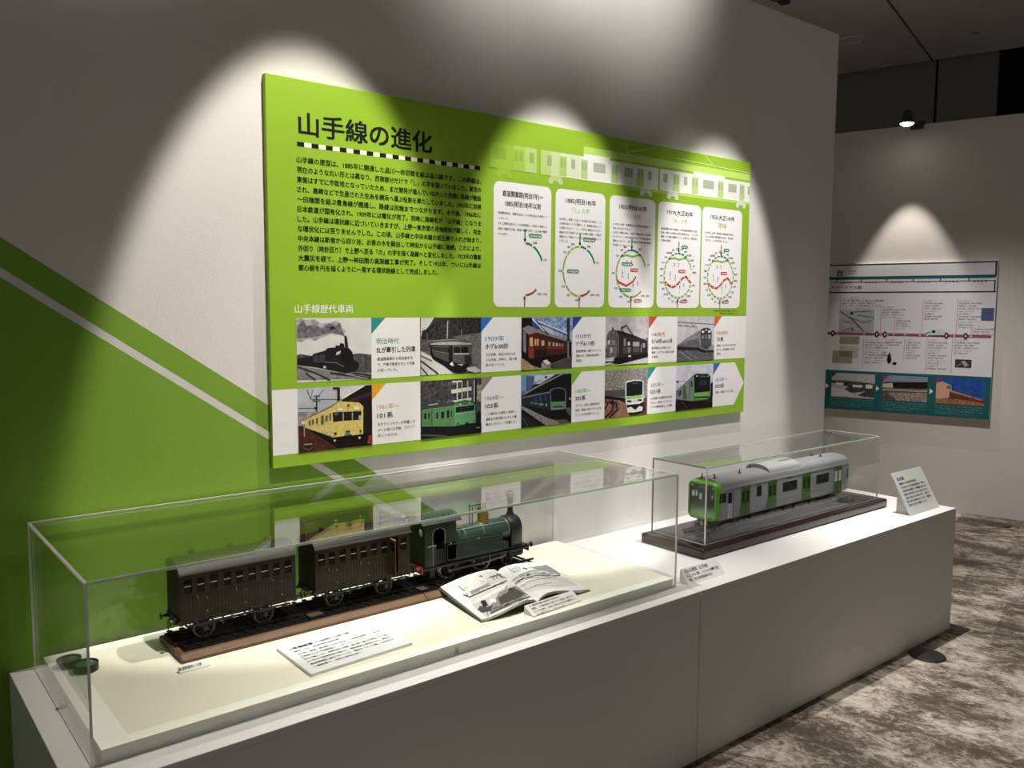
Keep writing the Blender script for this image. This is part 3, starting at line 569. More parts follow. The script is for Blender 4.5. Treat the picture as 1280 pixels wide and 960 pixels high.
photo(0, 1, (366, 478), 10.43, grain('B9BDC4', 'A9ADB6', 20), [
 ('6A6468', (.003, [(60, 340), (300, 335)])), ('6A6468', (.003, [(60, 395), (300, 390)])), (grain('7E7478', 'A79FA2', 70), [(60, 400), (320, 380), (320, 480), (60, 550)]),
 ('4A4A50', (.002, [(180, 90), (230, 220), (260, 90)])), ('4A4A50', (.002, [(400, 90), (340, 170)])), ('4A4A50', (.002, [(240, 220), (580, 220)])), ('3E3D42', (.005, [(308, 170), (310, 380)])), ('55545A', (.003, [(270, 178), (350, 178)])), ('55545A', (.003, [(260, 240), (360, 240)])), ('2A282B', R4(280, 320, 310, 350)),
 ('DADBDD', [(610, 70), (920, 30), (860, 70), (640, 210), (610, 200)]), ('1E1516', [(620, 230), (940, 40), (1035, 30), (1035, 830), (900, 830), (900, 300)]), ('F0EEEA', [(630, 205), (900, 45), (940, 42), (640, 222)]), ('3A2A33', [(700, 230), (1030, 120), (1030, 160), (830, 240)]),
 ('2A1A16', R4(578, 65, 612, 240)), ('2A1A16', (.006, [(520, 75), (600, 75)])),
 (grain('3A1E18', '54291F', 60), [(60, 560), (160, 590), (500, 720), (1035, 700), (1035, 850), (60, 945)]), ('140B0A', [(500, 715), (1030, 650), (1030, 720), (960, 820), (560, 860), (160, 590)]),
 ('D6C47A', [(150, 480), (500, 320), (520, 710), (160, 590)]), ('DFCB72', [(500, 320), (560, 262), (720, 250), (860, 262), (915, 310), (912, 672), (770, 690), (740, 660), (680, 670), (660, 698), (500, 718)]), ('8D7F55', [(150, 475), (500, 300), (580, 250), (570, 275), (500, 325), (150, 490)]),
 ('1D1A22', [(515, 390), (890, 372), (882, 485), (655, 500), (520, 515)]), ('B7A86A', R4(645, 395, 660, 500)), ('B7A86A', R4(765, 390, 778, 495)), ('6E7A86', R4(540, 400, 580, 425)), ('C9CDD0', R4(855, 430, 882, 480)),
 ('C8B980', R4(700, 280, 745, 320)), ('3A3530', [(700, 300), (720, 280), (740, 300), (715, 315)]), ('F6F1DC', R4(575, 335, 640, 368)), ('F6F1DC', R4(795, 320, 865, 355)),
 ('5E5A40', R4(365, 430, 398, 540)), ('5E5A40', R4(300, 460, 322, 535)), ('5E5A40', R4(470, 400, 490, 490)), ('6A6548', R4(245, 480, 268, 545)), ('6A6548', R4(205, 490, 225, 560)), ('6F6A4C', R4(420, 430, 450, 500)),
 ('1A1414', R4(535, 650, 565, 680)), ('1A1414', R4(865, 618, 888, 645)), ('4A4030', R4(685, 625, 740, 650)), ('F5F1E6', R4(528, 745, 550, 768)), ('F5F1E6', R4(852, 708, 874, 732)), ('0B0B18', [(560, 790), (690, 790), (660, 850), (600, 850)]),
 ('D9CFAE', R4(105, 500, 165, 545)), ('A99F86', (.003, [(140, 545), (142, 705)])), ('8A3A2A', [(985, 685), (1030, 680), (1030, 810), (960, 790)]), ('8C7F78', (.005, [(140, 810), (240, 800)])), ('6A5A52', (.003, [(130, 850), (200, 880), (250, 840)])), ('5A2E22', (.003, [(300, 690), (560, 860)]))], 'colour print of a cream yellow commuter train')
photo(1, 1, (524, 470), 12, grain('26252A', '4A4A4C', 70), [
 ('5A5A66', R4(430, 100, 540, 130)), ('C9C8BC', [(490, 75), (640, 65), (650, 90), (500, 100)]), ('CACBBE', [(480, 205), (780, 160), (785, 215), (480, 265)]), ('D3D4C8', [(560, 90), (575, 90), (575, 350), (560, 350)]), ('A9AAA2', R4(632, 100, 648, 340)), ('C2C3B8', R4(718, 70, 732, 330)), ('C9CABF', [(490, 370), (780, 320), (780, 360), (490, 400)]), ('D5D6CC', R4(815, 60, 828, 380)), (grain('A9AA9A', '5F6058', 120), R4(860, 130, 930, 380)), ('14141A', R4(830, 60, 860, 380)), ('3C3E33', R4(290, 160, 370, 340)), ('0F0F12', [(860, 540), (930, 540), (930, 860), (860, 860)]),
 ('3A3B40', [(30, 430), (380, 380), (520, 380), (520, 440), (30, 490)]), ('9A9C9C', [(130, 430), (270, 405), (280, 420), (140, 445)]), ('5A5C66', [(380, 400), (440, 350), (490, 370), (470, 390)]),
 ('4F7F52', [(30, 500), (520, 440), (530, 755), (30, 760)]), ('5B9462', [(520, 440), (560, 385), (680, 355), (790, 375), (835, 430), (840, 700), (700, 720), (530, 750)]), ('3F6847', [(560, 385), (680, 355), (790, 375), (820, 410), (600, 440), (540, 430)]),
 ('0F1612', [(540, 470), (825, 432), (815, 515), (545, 550)]), ('7EA183', [(530, 560), (830, 520), (830, 540), (535, 580)]), ('C9DCC9', R4(600, 415, 625, 435)), ('C9DCC9', R4(740, 395, 765, 412)), ('35503A', R4(625, 470, 632, 540)), ('35503A', R4(722, 450, 728, 530)),
 ('13180F', R4(70, 560, 100, 640)), ('13180F', R4(250, 545, 275, 635)), ('13180F', R4(325, 535, 365, 630)), ('13180F', R4(410, 515, 445, 620)), ('1F2E20', R4(130, 550, 150, 640)), ('1F2E20', R4(470, 520, 485, 610)), ('35573A', (.003, [(185, 490), (185, 755)])),
 ('1A2A1C', [(680, 700), (735, 690), (735, 715), (680, 722)]), ('0A0F0A', R4(560, 700, 580, 725)), ('0A0F0A', R4(805, 660, 822, 685)), ('0B0B0C', [(30, 765), (530, 755), (840, 705), (930, 700), (930, 870), (30, 950)]), ('4A4A48', (.005, [(30, 885), (400, 905)])), ('8A8C80', (.003, [(850, 775), (900, 770)]))], 'colour print of a green commuter train')
photo(2, 1, (650, 463), 12.47, grain('6F8CAF', '92A8C0', 25), [
 ('4C5F80', R4(95, 90, 220, 330)), ('C5D0DA', [(170, 240), (220, 190), (300, 210), (500, 90), (540, 60), (230, 80), (220, 200)]), ('5A6F90', [(20, 330), (80, 300), (100, 400), (20, 420)]),
 ('12120F', [(20, 400), (300, 220), (560, 60), (800, 48), (800, 830), (20, 910)]), ('8F8A7C', [(60, 370), (300, 220), (640, 55), (680, 55), (300, 250), (60, 385)]), ('1A1A18', [(180, 250), (230, 215), (310, 210), (270, 240), (190, 270)]), ('0F1012', R4(385, 90, 420, 120)),
 ('333B38', [(20, 415), (270, 350), (460, 325), (460, 350), (20, 440)]), ('202A33', [(20, 440), (460, 350), (460, 620), (20, 540)]), ('6B7F80', (.004, [(30, 425), (460, 340)])),
 ('5C7A66', R4(215, 500, 270, 530)), ('6E8A74', R4(290, 510, 360, 545)), ('5C7A66', R4(165, 490, 200, 520)), ('A5B8A8', R4(395, 520, 415, 555)), ('39465A', R4(380, 380, 400, 480)), ('39465A', R4(300, 400, 330, 480)), ('39465A', R4(230, 410, 255, 480)),
 ('70766F', [(462, 300), (520, 275), (620, 265), (700, 290), (716, 350), (710, 600), (470, 620)]), ('10100F', [(475, 320), (520, 288), (620, 278), (690, 300), (700, 350), (698, 480), (480, 490)]), ('5F8F66', [(478, 492), (700, 480), (680, 560), (485, 580)]), ('1E3A24', [(500, 560), (665, 550), (660, 575), (505, 582)]), ('8B908A', [(480, 590), (665, 580), (665, 600), (480, 612)]), ('0B0B0B', [(470, 620), (710, 602), (715, 760), (480, 760)]),
 (grain('8A8880', '6F6D66', 90), [(20, 550), (440, 750), (560, 780), (620, 835), (400, 860), (20, 600)]), ('18181A', [(20, 640), (340, 870), (20, 910)]), ('70706A', (.002, [(30, 730), (120, 880)])), ('5A5040', [(560, 770), (700, 760), (780, 830), (640, 840)]), ('545850', [(710, 580), (790, 575), (790, 720), (720, 650)]), ('C9C2B8', R4(757, 425, 785, 458))], 'colour print of a steel train with green front at a platform')
photo(3, 1, (752, 458), 13.71, grain('7D7B78', 'A9A7A3', 110), [
 (grain('6A6560', '9B968F', 140), [(45, 80), (760, 40), (760, 420), (400, 400), (45, 410)]), ('55524F', [(45, 420), (400, 390), (400, 520), (45, 510)]), ('1C1210', [(45, 500), (400, 540), (420, 640), (300, 580), (45, 560)]),
 (grain('7A5648', '8E6857', 60), [(45, 560), (300, 590), (400, 640), (460, 800), (480, 880), (45, 915)]), ('20120F', (.007, [(45, 740), (110, 640), (60, 590)])), ('20120F', (.009, [(45, 880), (180, 760), (200, 660), (120, 600)])), ('20120F', (.009, [(130, 900), (270, 740), (250, 640), (160, 590)])), ('C99C70', (.003, [(250, 890), (340, 730), (350, 660), (290, 600)])),
 (grain('6A4A40', '4A302A', 60), [(700, 560), (770, 520), (770, 840), (480, 870), (460, 790), (700, 760)]), ('2A1A18', [(420, 640), (710, 600), (740, 760), (600, 860), (470, 840)]),
 ('E4E5E2', [(400, 270), (440, 245), (560, 228), (680, 232), (715, 260), (712, 600), (640, 640), (420, 660), (405, 600)]), ('14171C', [(420, 280), (560, 245), (690, 250), (700, 290), (695, 480), (600, 500), (420, 512)]), ('9BBF6A', [(418, 520), (695, 482), (695, 540), (420, 570)]), ('1A1C1E', R4(432, 580, 505, 612)), ('1A1C1E', R4(618, 562, 685, 592)), ('C8CBC9', [(510, 580), (615, 565), (615, 600), (510, 610)]),
 ('4A4C52', R4(520, 275, 610, 300)), ('DADBD8', [(425, 715), (500, 690), (560, 740), (630, 680), (700, 690), (690, 760), (560, 785), (440, 790)]), ('17130F', [(500, 660), (640, 645), (640, 680), (570, 745), (510, 700)]), ('E0DED8', R4(470, 850, 484, 870)), ('E0DED8', R4(608, 830, 622, 850))], 'colour print of a white fronted train on curved tracks')
photo(4, 1, (840, 455), 14.77, grain('BDBEC6', 'D0D1D8', 25), [
 ('3A3A3C', (.0015, [(75, 325), (260, 315)])), ('3A3A3C', (.0025, [(112, 320), (112, 470)])), ('3A3A3C', R4(80, 310, 118, 345)),
 ('83878A', [(70, 500), (400, 200), (400, 690), (70, 650)]), ('5B6168', [(70, 500), (400, 200), (410, 215), (70, 520)]), ('16191C', R4(345, 310, 370, 430)), ('22262A', R4(150, 470, 170, 570)), ('22262A', R4(100, 500, 118, 580)), ('4C6A45', R4(200, 400, 255, 650)), ('3A4046', R4(312, 330, 324, 640)), ('5F7F55', R4(258, 540, 275, 640)), ('2F3A30', R4(130, 490, 145, 600)),
 ('6FA055', [(385, 235), (405, 215), (402, 690), (380, 680), (365, 560)]), ('4A7A3A', [(400, 200), (440, 175), (660, 180), (705, 220), (700, 600), (620, 660), (400, 690)]), ('101315', [(405, 215), (440, 182), (655, 188), (695, 225), (690, 500), (410, 530)]), ('7DB65C', [(405, 535), (690, 510), (690, 590), (410, 600)]), ('1D2A18', [(410, 598), (690, 592), (640, 620), (420, 625)]), ('6FA552', [(415, 630), (640, 622), (600, 650), (430, 660)]),
 ('F0F2F0', R4(445, 210, 465, 235)), ('F0F2F0', R4(648, 212, 665, 235)), ('5A6064', R4(505, 215, 620, 245)), ('2C3134', [(500, 290), (640, 290), (640, 400), (500, 400)]),
 ('14120F', [(60, 650), (380, 690), (640, 660), (700, 600), (740, 600), (740, 810), (60, 890)]), ('2B2622', [(640, 670), (740, 620), (740, 700), (660, 700)]), ('4A423A', (.003, [(160, 700), (280, 810)])), ('16181A', [(710, 350), (745, 335), (745, 600), (705, 600)])], 'colour print of a grey train with a bright green face')
caps = [('2E8C84', '明治時代', 'SLが牽引した列車', ['鉄道開業期から明治後半ま', 'で、汽車が客車を引いて列車', 'が走っていた。'], 1), ('2F6FB5', '1909年', 'ホデ6100形', ['大正初期、南品川付近の走', 'る山手線。当時は、1両の電', '車が走っていた。'], .7),
 ('3A3F9A', '1910年代', 'ナデ6110形', ['鉄道博物館に展示されている、', '国鉄大井（現東京総合車）で', '保存。'], .7), ('C8503C', '1940年代', 'モハ63形 and 63系', ['戦中戦後の山手線の主力', '電車。3ドアから4扉に変更', 'の車両。'], .9), ('D0661E', '1950年代', '72系', ['戦後の1950年から約15年', '走った。旧型電車の代表的', '存在。'], .33),
 ('DDA52C', '1961年〜', '101系', ['まだラインカラーが定着しな', 'かった頃の山手線。カナリア', '色といわれた。'], .4), ('8C7C78', '1964年〜', '103系', ['この車両から緑色の車体に。', '通勤五方面作戦のための大量', '輸送の主力として活躍した。'], .4), ('7FB52F', '1985年〜', '205系', ['ステンレス製の通勤車両を', '採用。緑色の帯がウグイス色', 'ラインの代名詞となった。'], .38), ('2E8C8C', '2002年〜', 'E231系', ['山手線初の拡幅車体を採用', 'された。車内にモニターを', 'つけた通勤電車として登場。'], .42), ('2F6FB5', '2015年〜', 'E235系', ['現在、活躍しているE系。'], .42)]
for i, (c, a, b, ls, wr) in enumerate(caps):
    ix, row = i % 5, i//5; x0 = RX[ix]+PW; x1 = RX[ix+1] if ix < 4 else (PR-.001 if row == 0 else 2.89); z0, z1 = (1.354, 1.560) if row == 0 else (1.1265, 1.335)
    if row: c2 = z1
    m = MB()
    P = [(x0, z0), (x1, z0), (x1, z1), (x0+.055, z1), (x0, z1-.055)]
    if ix == 4 and row: P = [(x0, z0), (x1, z0), (PR-.004, (z0+z1)/2), (x1, z1), (x0+.055, z1), (x0, z1-.055)]
    flat(m, P, 1, CARD)
    flat(m, [(x0, z1), (x0, z1-.055), (x0+.055, z1)], 1, ink(c))
    pc = m.build('caption_card', pan, recalc=False)
    m = MB(); pt(m, a, x0+.020, z1-.088, .022, ink(c), k=2, bold=.004, Wd=.088); pt(m, b, x0+.020, z1-.118, .022, INK, k=2, bold=.018, Wd=.155*wr)
    for q, s in enumerate(ls): pt(m, s, x0+.022, z1-.145-q*.0195, .0125, INK, k=2, bold=.006, res=1, Wd=min(.150, len(s)*.0118))
    m.build('caption_text', pc, recalc=False)
m = MB(); rect_(m, PL+.001, PL+.002, 1.2, 1.201, 1, CARD)

# ================================================================== second panel on the far partition
FO = .03
def FP(px, py, k=0): return FW(px, py, FO+.0004+.0003*k)
def fpoly(m, px, k, mt): m.poly([FP(x, y, k) for x, y in px], mt)
def fp2(u, z, k=0): return FA-FN*(FO+.0004+.0003*k)+FE*u+Z1*z      # u metres to the right along the partition
def fuz(px, py): p = FP(px, py); return (p-FA).dot(FE), p.z
uR, zTop = fuz(1247.8, 325.7); zBot = fuz(1234.3, 525)[1]; uL = -1.72
fpn = thing('station_panel', 'pale panel with teal photo band on the far partition, partly behind the wall', 'info panel', FA-FN*.015-FD*0+FE*((uL+uR)/2)+Z1*zBot)
m = MB(); m.obox(FA-FN*FO+FE*uL+Z1*zBot, FE*(uR-uL), FN*(FO-.0005), Z1*(zTop-zBot), mat('panel_pale', 'E3E0E4', .65, spec=.25)); m.build('board', fpn, bevel=.0015, seg=1)
def fr2(m, u0, u1, z0, z1, k, mt): m.poly([fp2(u0, z0, k), fp2(u1, z0, k), fp2(u1, z1, k), fp2(u0, z1, k)], mt)
TEAL = ink('1F5F60'); NAVY = ink('2A3A40'); MAG = ink('9A4A70'); PINK = ink('C98AA5')
def zz(px, py): return fuz(px, py)[1]
def ft(m, s, u, z, h, mt, Wd=None, k=2, bold=.0, res=1): txt(m, s, fp2(u, z, k), FE, Z1, h, mt, Wd, bold, res=res)
z1_, z2_, z3_, z4_ = zTop-.012, zz(1250, 345), zz(1245, 349), zz(1245, 364)
m = MB(); fr2(m, uL+.01, uR-.004, z1_, zTop-.002, 1, NAVY); fr2(m, uR-.016, uR-.004, z2_, z1_, 1, NAVY); fr2(m, uL+.01, uR-.008, z2_-.012, z2_+.012, 1, TEAL)
fr2(m, uL+.01, uR-.004, z4_-.008, z4_+.002, 1, NAVY); fr2(m, uR-.018, uR-.008, z4_, z2_-.03, 1, NAVY); fr2(m, uL+.01, uR-.012, z2_-.036, z2_-.030, 1, ink('5A5560'))
for i in range(9):
    u = uL+.12+i*.196
    if u > uR-.02: continue
    fr2(m, u-.004, u+.004, z2_-.034, z2_-.008, 2, NAVY)
    for q in (.04, .065, .09, .115):
        if u+q < uR-.03: fr2(m, u+q-.006, u+q+.006, z2_-.042, z2_-.036, 2, ink('4A4550'))
m.build('header_frame', fpn, recalc=False)
m = MB(); a = fuz(1046, 344.5); ft(m, '仙', a[0]-.125, a[1], .062, INK, bold=.02, res=2); ft(m, '台', a[0], a[1], .055, INK, bold=.02, res=2, Wd=.05); m.build('header_lettering', fpn, recalc=False); m = MB(); b = fuz(1060.5, 340); ft(m, 'せんだい', b[0], b[1], .018, INK, .062, bold=.01); ft(m, 'SENDAI', b[0], b[1]-.018, .012, INK, .04)
m.build('header_reading', fpn, recalc=False); m = MB(); c = fuz(1033, 361); ft(m, '県都に開業', c[0]-.16, c[1], .030, INK, .15, bold=.015); ft(m, 'したターミナル駅', c[0]+.01, c[1], .028, INK, fuz(1077.5, 360)[0]-c[0]-.01, bold=.015); m.build('header_subtitle', fpn, recalc=False)
zt2 = zz(1130, 466.5); m = MB(); fr2(m, uL+.001, uR-.001, zBot+.001, zt2, 1, TEAL)
for px, py in ((1032, 482), (1095, 485.5), (1162, 489)):
    u, z = fuz(px, py); m.poly([fp2(u, z-.022, 3), fp2(u+.026, z, 3), fp2(u, z+.022, 3)], ink('EDF2F0'))
m.build('photo_band', fpn, recalc=False)
def fphoto(px0, px1, base, layers, lab):
    u0, u1 = fuz(px0, 490)[0], fuz(px1, 490)[0]; za, zb_ = zBot+.105, zt2-.022
    m = MB(); fr2(m, u0, u1, za, zb_, 2, base)
    for k, (mt, pts) in enumerate(layers):
        m.poly([fp2(u0+(u1-u0)*a, za+(zb_-za)*(1-b), 3+k*.3) for a, b in pts], mt if not isinstance(mt, str) else ink(mt))
    tag(m.build('printed_photo', fpn, recalc=False), lab)
    m = MB()
    for q in range(4): ft(m, ['駅の様子を写した一枚。開業当時の建物は', 'その後の発展に合わせて大きく姿を変えて', 'きました。周辺の市街地も整備され、多く', 'の人が利用する駅となりました。'][q], u0, za-.022-.019*q, .012, ink('7FA3A2'), (u1-u0)*(.98 if q < 3 else .7), k=3)
    m.build('photo_caption', fpn, recalc=False)
def r01(a, b, c, d): return [(a, b), (c, b), (c, d), (a, d)]
fphoto(1039, 1093, grain('A9A9A0', 'C4C4BB', 40), [('B9B9B2', r01(0, 0, 1, .3)), (grain('2A2A28', '5A5A57', 90), [(0, .32), (.3, .3), (1, .38), (1, .95), (.62, .9), (.8, .7), (.5, .8), (.25, .75), (.4, .55), (0, .42)]), ('E2E2DC', r01(.1, .4, .28, .5)), ('E2E2DC', r01(.5, .46, .72, .56)), ('E8E8E2', r01(.8, .42, .95, .58)), ('C9C9C2', [(0, .6), (.3, .65), (.6, .95), (0, .98)]), ('8A1A60', [(0, 0), (.12, 0), (0, .2)])], 'black and white print of an old station square')
fphoto(1103, 1159, grain('54403A', '7A675F', 60), [('8795A5', [(0, 0), (1, 0), (1, .2), (0, .28)]), ('241614', [(.05, .28), (1, .2), (1, .45), (.3, .5), (.05, .42)]), ('CFC0A8', [(0, .35), (.22, .3), (.24, .5), (0, .5)]), ('A39A92', [(0, .55), (1, .52), (1, .6), (0, .62)]), (grain('6A5048', 'B8ADA5', 110), [(.1, .7), (1, .62), (1, 1), (.35, 1)]), ('9A3A68', [(0, 0), (.14, 0), (0, .25)])], 'brownish colour print of a long station building')
fphoto(1170, 1231, grain('1F4A95', '2A5AA8', 20), [('2F62A8', [(0, .5), (1, .7), (1, .9), (0, .9)]), ('D9A58A', [(0, .2), (.12, .14), (.32, .28), (.32, .75), (0, .85)]), ('5A7A8A', r01(.22, .28, .31, .42)), ('6A3A2E', [(.28, .5), (1, .8), (1, .92), (.28, .8)]), ('C98A5A', [(.28, .45), (.95, .76), (.95, .8), (.28, .52)]), (grain('C48A58', '6A3E2E', 110), [(0, .82), (.5, .8), (1, .9), (1, 1), (0, 1)]), ('1A2A5A', r01(.76, .58, .78, .75)), ('9A3A68', [(0, 0), (.12, 0), (0, .22)])], 'colour print of a large station under deep blue sky')
zl = zz(1130, 418.5); m = MB(); fr2(m, uL+.06, fuz(1241, 420)[0]-.01, zl-.011, zl+.011, 1, MAG)
for px in (1041, 1096, 1106, 1183, 1207): 
    u = fuz(px, 419)[0]; m.poly([fp2(u+.015*math.cos(t), zl+.026*math.sin(t), 3) for t in [k*math.pi/6 for k in range(12)]], ink('231A22')); m.poly([fp2(u+.006*math.cos(t), zl+.012*math.sin(t), 4) for t in [k*math.pi/6 for k in range(12)]], ink('D8D2D8'))
for px in (1047, 1080, 1101, 1109, 1117, 1131, 1150, 1159, 1193, 1214): 
    u = fuz(px, 419)[0]; m.poly([fp2(u+.006*math.cos(t), zl+.006*math.sin(t), 2) for t in [k*math.pi/4 for k in range(8)]], ink('F3EEF3'))
m.build('timeline', fpn, recalc=False)
fl = ['1887（明治20）年', '日本鉄道の駅が開業', '線路が延び、旅客と貨物が', '年に新しい駅舎ができる', '高架化の工事が始まる']
def column(px, ptop, pbot, pw, n, up=True):
    u = fuz(px, 419)[0]; a, b = zz(px, ptop), zz(px, pbot); m = MB(); fr2(m, u-.002, u+.002, min(a, b), max(a, b), 1, PINK)
    w = fuz(px+pw, 419)[0]-u; st_ = a-.012 if a > b else a-.012
    for q in range(n): ft(m, fl[q % 5], u+.012, max(a, b)-.016-q*.0205, .0125, PINK if q % 4 == 0 else ink('3A383C'), w*(.55, 1, .8, .95, .7)[q % 5])
    m.build('timeline_note', fpn, recalc=False)
for a in ((1049, 371, 416, 52, 5), (1100, 382, 416, 28, 5), (1117, 396, 416, 18, 5), (1152, 374, 417, 22, 8), (1195, 374, 419, 28, 11), (1214, 406, 420, 26, 4), (1080, 423, 459, 30, 10), (1109, 423, 434, 17, 3), (1131, 423, 450, 18, 8), (1159, 423, 464, 24, 12), (1191, 423, 466, 32, 6)): column(*a)
def fimg(x0, y0, x1, y1, mt, extra=()):
    a, b = fuz(x0, y0), fuz(x1, y1); m = MB(); fr2(m, a[0], b[0], b[1], a[1], 2, mt)
    for q, (mt2, pts) in enumerate(extra): m.poly([fp2(a[0]+(b[0]-a[0])*s, a[1]+(b[1]-a[1])*t, 3+.3*q) for s, t in pts], ink(mt2))
    m.build('printed_image', fpn, recalc=False)
def ln(x0, y0, x1, y1, w=.02): 
    d = Vector((x1-x0, y1-y0)); n = Vector((-d.y, d.x)).normalized()*w; return [(x0+n.x, y0+n.y), (x1+n.x, y1+n.y), (x1-n.x, y1-n.y), (x0-n.x, y0-n.y)]
fimg(1051, 387, 1092, 414.5, grain('C2C2C4', 'B2B2B4', 60), [('55555A', ln(0, .1, .3, .4)), ('55555A', ln(.3, .35, .7, .98, .02)), ('6A6A70', ln(.2, .3, .7, .6, .012)), ('6A6A70', ln(.5, .25, 1, .35, .012)), ('6A6A70', ln(.05, .5, .4, .65, .01)), ('6A6A70', ln(.4, .1, .9, .05, .01)), ('6A6A70', ln(.7, .6, .9, .5, .012)), ('6A6A70', ln(.1, .98, .4, .8, .01)), ('222226', r01(.3, .1, .37, .22)), ('222226', r01(.35, .88, .4, .96))])
fimg(1050, 420, 1074, 430, grain('A9A294', '8D8778', 80)); fimg(1050, 432, 1073, 447, grain('BDB8AC', 'CFCABE', 60)); fimg(1041, 438, 1065, 454, grain('A6A198', '8E8A82', 130))
fimg(1227, 385, 1242, 401, ink('4C5F85')); fimg(1194, 449, 1214, 460, ink('3A3A3A'), [('A5A5A2', [(.35, .2), (.6, .15), (.85, .7), (.6, .9)]), ('77776F', ln(.1, .9, .4, .5, .06))])
m = MB(); a = fuz(1105, 442); cc = a
m.poly([fp2(a[0]+.022*math.cos(t), a[1]+.022*math.sin(t), 2) for t in [k*math.pi/6 for k in range(12)]], ink('B9B4B8')); a = fuz(1111.5, 448)
m.poly([fp2(a[0]+dx, a[1]+dz, 2) for dx, dz in ((-.012, .03), (.010, .03), (.018, -.01), (.01, -.04), (-.01, -.04), (-.018, -.01))], ink('1A181C')); m.poly([fp2(a[0]+.007*math.cos(t), a[1]+.038+.009*math.sin(t), 3) for t in [k*math.pi/4 for k in range(8)]], ink('2A2224'))
m.poly([fp2(a[0]+dx, a[1]+dz, 2) for dx, dz in ((.024, -.05), (.055, -.05), (.058, -.03), (.03, -.028))], ink('1A181C')); m.build('printed_figure', fpn, recalc=False)
m = MB(); 
def fq(px): return [FP(x, y, 2) for x, y in px]
m.poly(fq([(1152, 417), (1166, 413), (1178, 411), (1182, 414), (1181, 419), (1160, 419)]), ink('C9D6CE')); m.poly([p-FN*.0003 for p in fq([(1165, 413), (1169, 412.5), (1169, 416), (1165, 416)])], ink('14201A')); m.poly([p-FN*.0003 for p in fq([(1156, 417), (1163, 414), (1163, 415), (1157, 418)])], ink('3F8A5F')); m.poly([p-FN*.0003 for p in fq([(1158, 419), (1182, 419), (1182, 421), (1165, 420.3)])], ink('5A3A50')); m.build('printed_train', fpn, recalc=False)

# ================================================================== steam train model
TY = -.180; ZP = .667; ZR = .6765      # track centre line, base top, rail top
base = thing('track_board', 'long walnut framed base with black track bed under the steam train', 'model base', (.77, -.2, SZ))
def frame_piece(x0, x1, capl=False):
    m = MB(); pts = [(-.306, SZ), (-.108, SZ), (-.108, ZP-.004), (-.125, ZP), (-.287, ZP), (-.306, ZP-.012)]
    m.prism(pts, 0, x0, x1, WOODB); m.build('wooden_frame', base, bevel=.0012, seg=1)
frame_piece(.128, .905); frame_piece(.907, 1.392)
m = MB(); m.box(.143, 1.380, -.277, -.133, ZP, ZP+.0012, mat('black_bed', '080807', .9, spec=.1, noise=('0E0D0C', 200, (1, 1, 1)))); m.build('track_bed', base)
for i in range(37):
    x = .150+i*.0345; m = MB(); w = .013; m.box(x, x+w, TY-.078, TY+.078, ZP+.0012, ZP+.0042, mat('sleeper_black', '0F0E0D', .9, spec=.1)); m.build('sleeper', base)
for s in (-1, 1):
    m = MB(); y = TY+s*.045; m.box(.135, 1.425, y-.0045, y+.0045, ZP+.0042, ZP+.0055, DARK); m.box(.135, 1.425, y-.0012, y+.0012, ZP+.0055, ZR-.002, DARK); m.box(.135, 1.425, y-.0028, y+.0028, ZR-.002, ZR, mat('rail_top', '3A3733', .35, metal=.7)); m.build('rail', base)
m = MB(); m.box(.515, .560, TY-.085, TY-.055, ZP+.0042, ZP+.008, mat('rusty_plate', '3A322A', .7)); m.build('fish_plate', base); m = MB(); m.box(.905, .935, TY-.088, TY-.056, ZP+.0042, ZP+.008, MC['rusty_plate']); m.build('fish_plate', base)

def wheel(name, cx, y, r, parent, spokes=9, w=.008, rimm=None, out=-1):
    rimm = rimm or mat('wheel_rim', '5F5A52', .4, metal=.6); c = (cx, y, ZR+r)
    m = MB(); m.lathe(c, [(r*.89, 0), (r*.98, 0), (r, out*.0012), (r, -out*w), (r+.002, -out*w), (r+.002, -out*(w+.0015)), (r*.89, -out*(w+.0015)), (r*.89, 0)], 1, rimm, 28)
    g = m.build(name, parent, smooth=True)
    m = MB(); m.cyl((cx, y+out*.002, c[2]), (cx, y-out*w, c[2]), r*.22, DARK, 12)
    for i in range(spokes):
        t = 2*math.pi*i/spokes; d = Vector((math.cos(t), 0, math.sin(t))); n = Vector((-d.z, 0, d.x))
        m.obox(Vector(c)+d*r*.15-n*.0011-Vector((0, -out*.001 if out < 0 else 0, 0)), n*.0022, d*r*.77, Vector((0, -out*.003, 0)), DARK)
    m.build('spokes', g); return g
def buffer(x, y, z, sx, mt, parent, L=.022):
    m = MB(); m.cyl((x, y, z), (x+sx*L*.55, y, z), .0062, DARK, 12, .0048); m.cyl((x+sx*L*.5, y, z), (x+sx*L, y, z), .003, DARK, 10); m.cyl((x+sx*L, y, z), (x+sx*(L+.003), y, z), .0092, mt, 16, .0085); m.build('buffer', parent, smooth=True)
def hook(x, z, sx, parent):
    m = MB(); m.box(min(x, x+sx*.014), max(x, x+sx*.014), TY-.002, TY+.002, z-.002, z+.002, DARK)
    for q in range(3):
        c = Vector((x+sx*.014, TY, z-.006-q*.0095)); n = 10
        for i in range(n):
            a, b = 2*math.pi*i/n, 2*math.pi*(i+1)/n
            f = lambda t: c+(Vector((math.cos(t)*.003, 0, math.sin(t)*.0062)) if q % 2 else Vector((0, math.cos(t)*.003, math.sin(t)*.0062)))
            m.cyl(f(a), f(b), .0008, DARK, 5, cap=False)
    m.build('coupling_chain', parent)

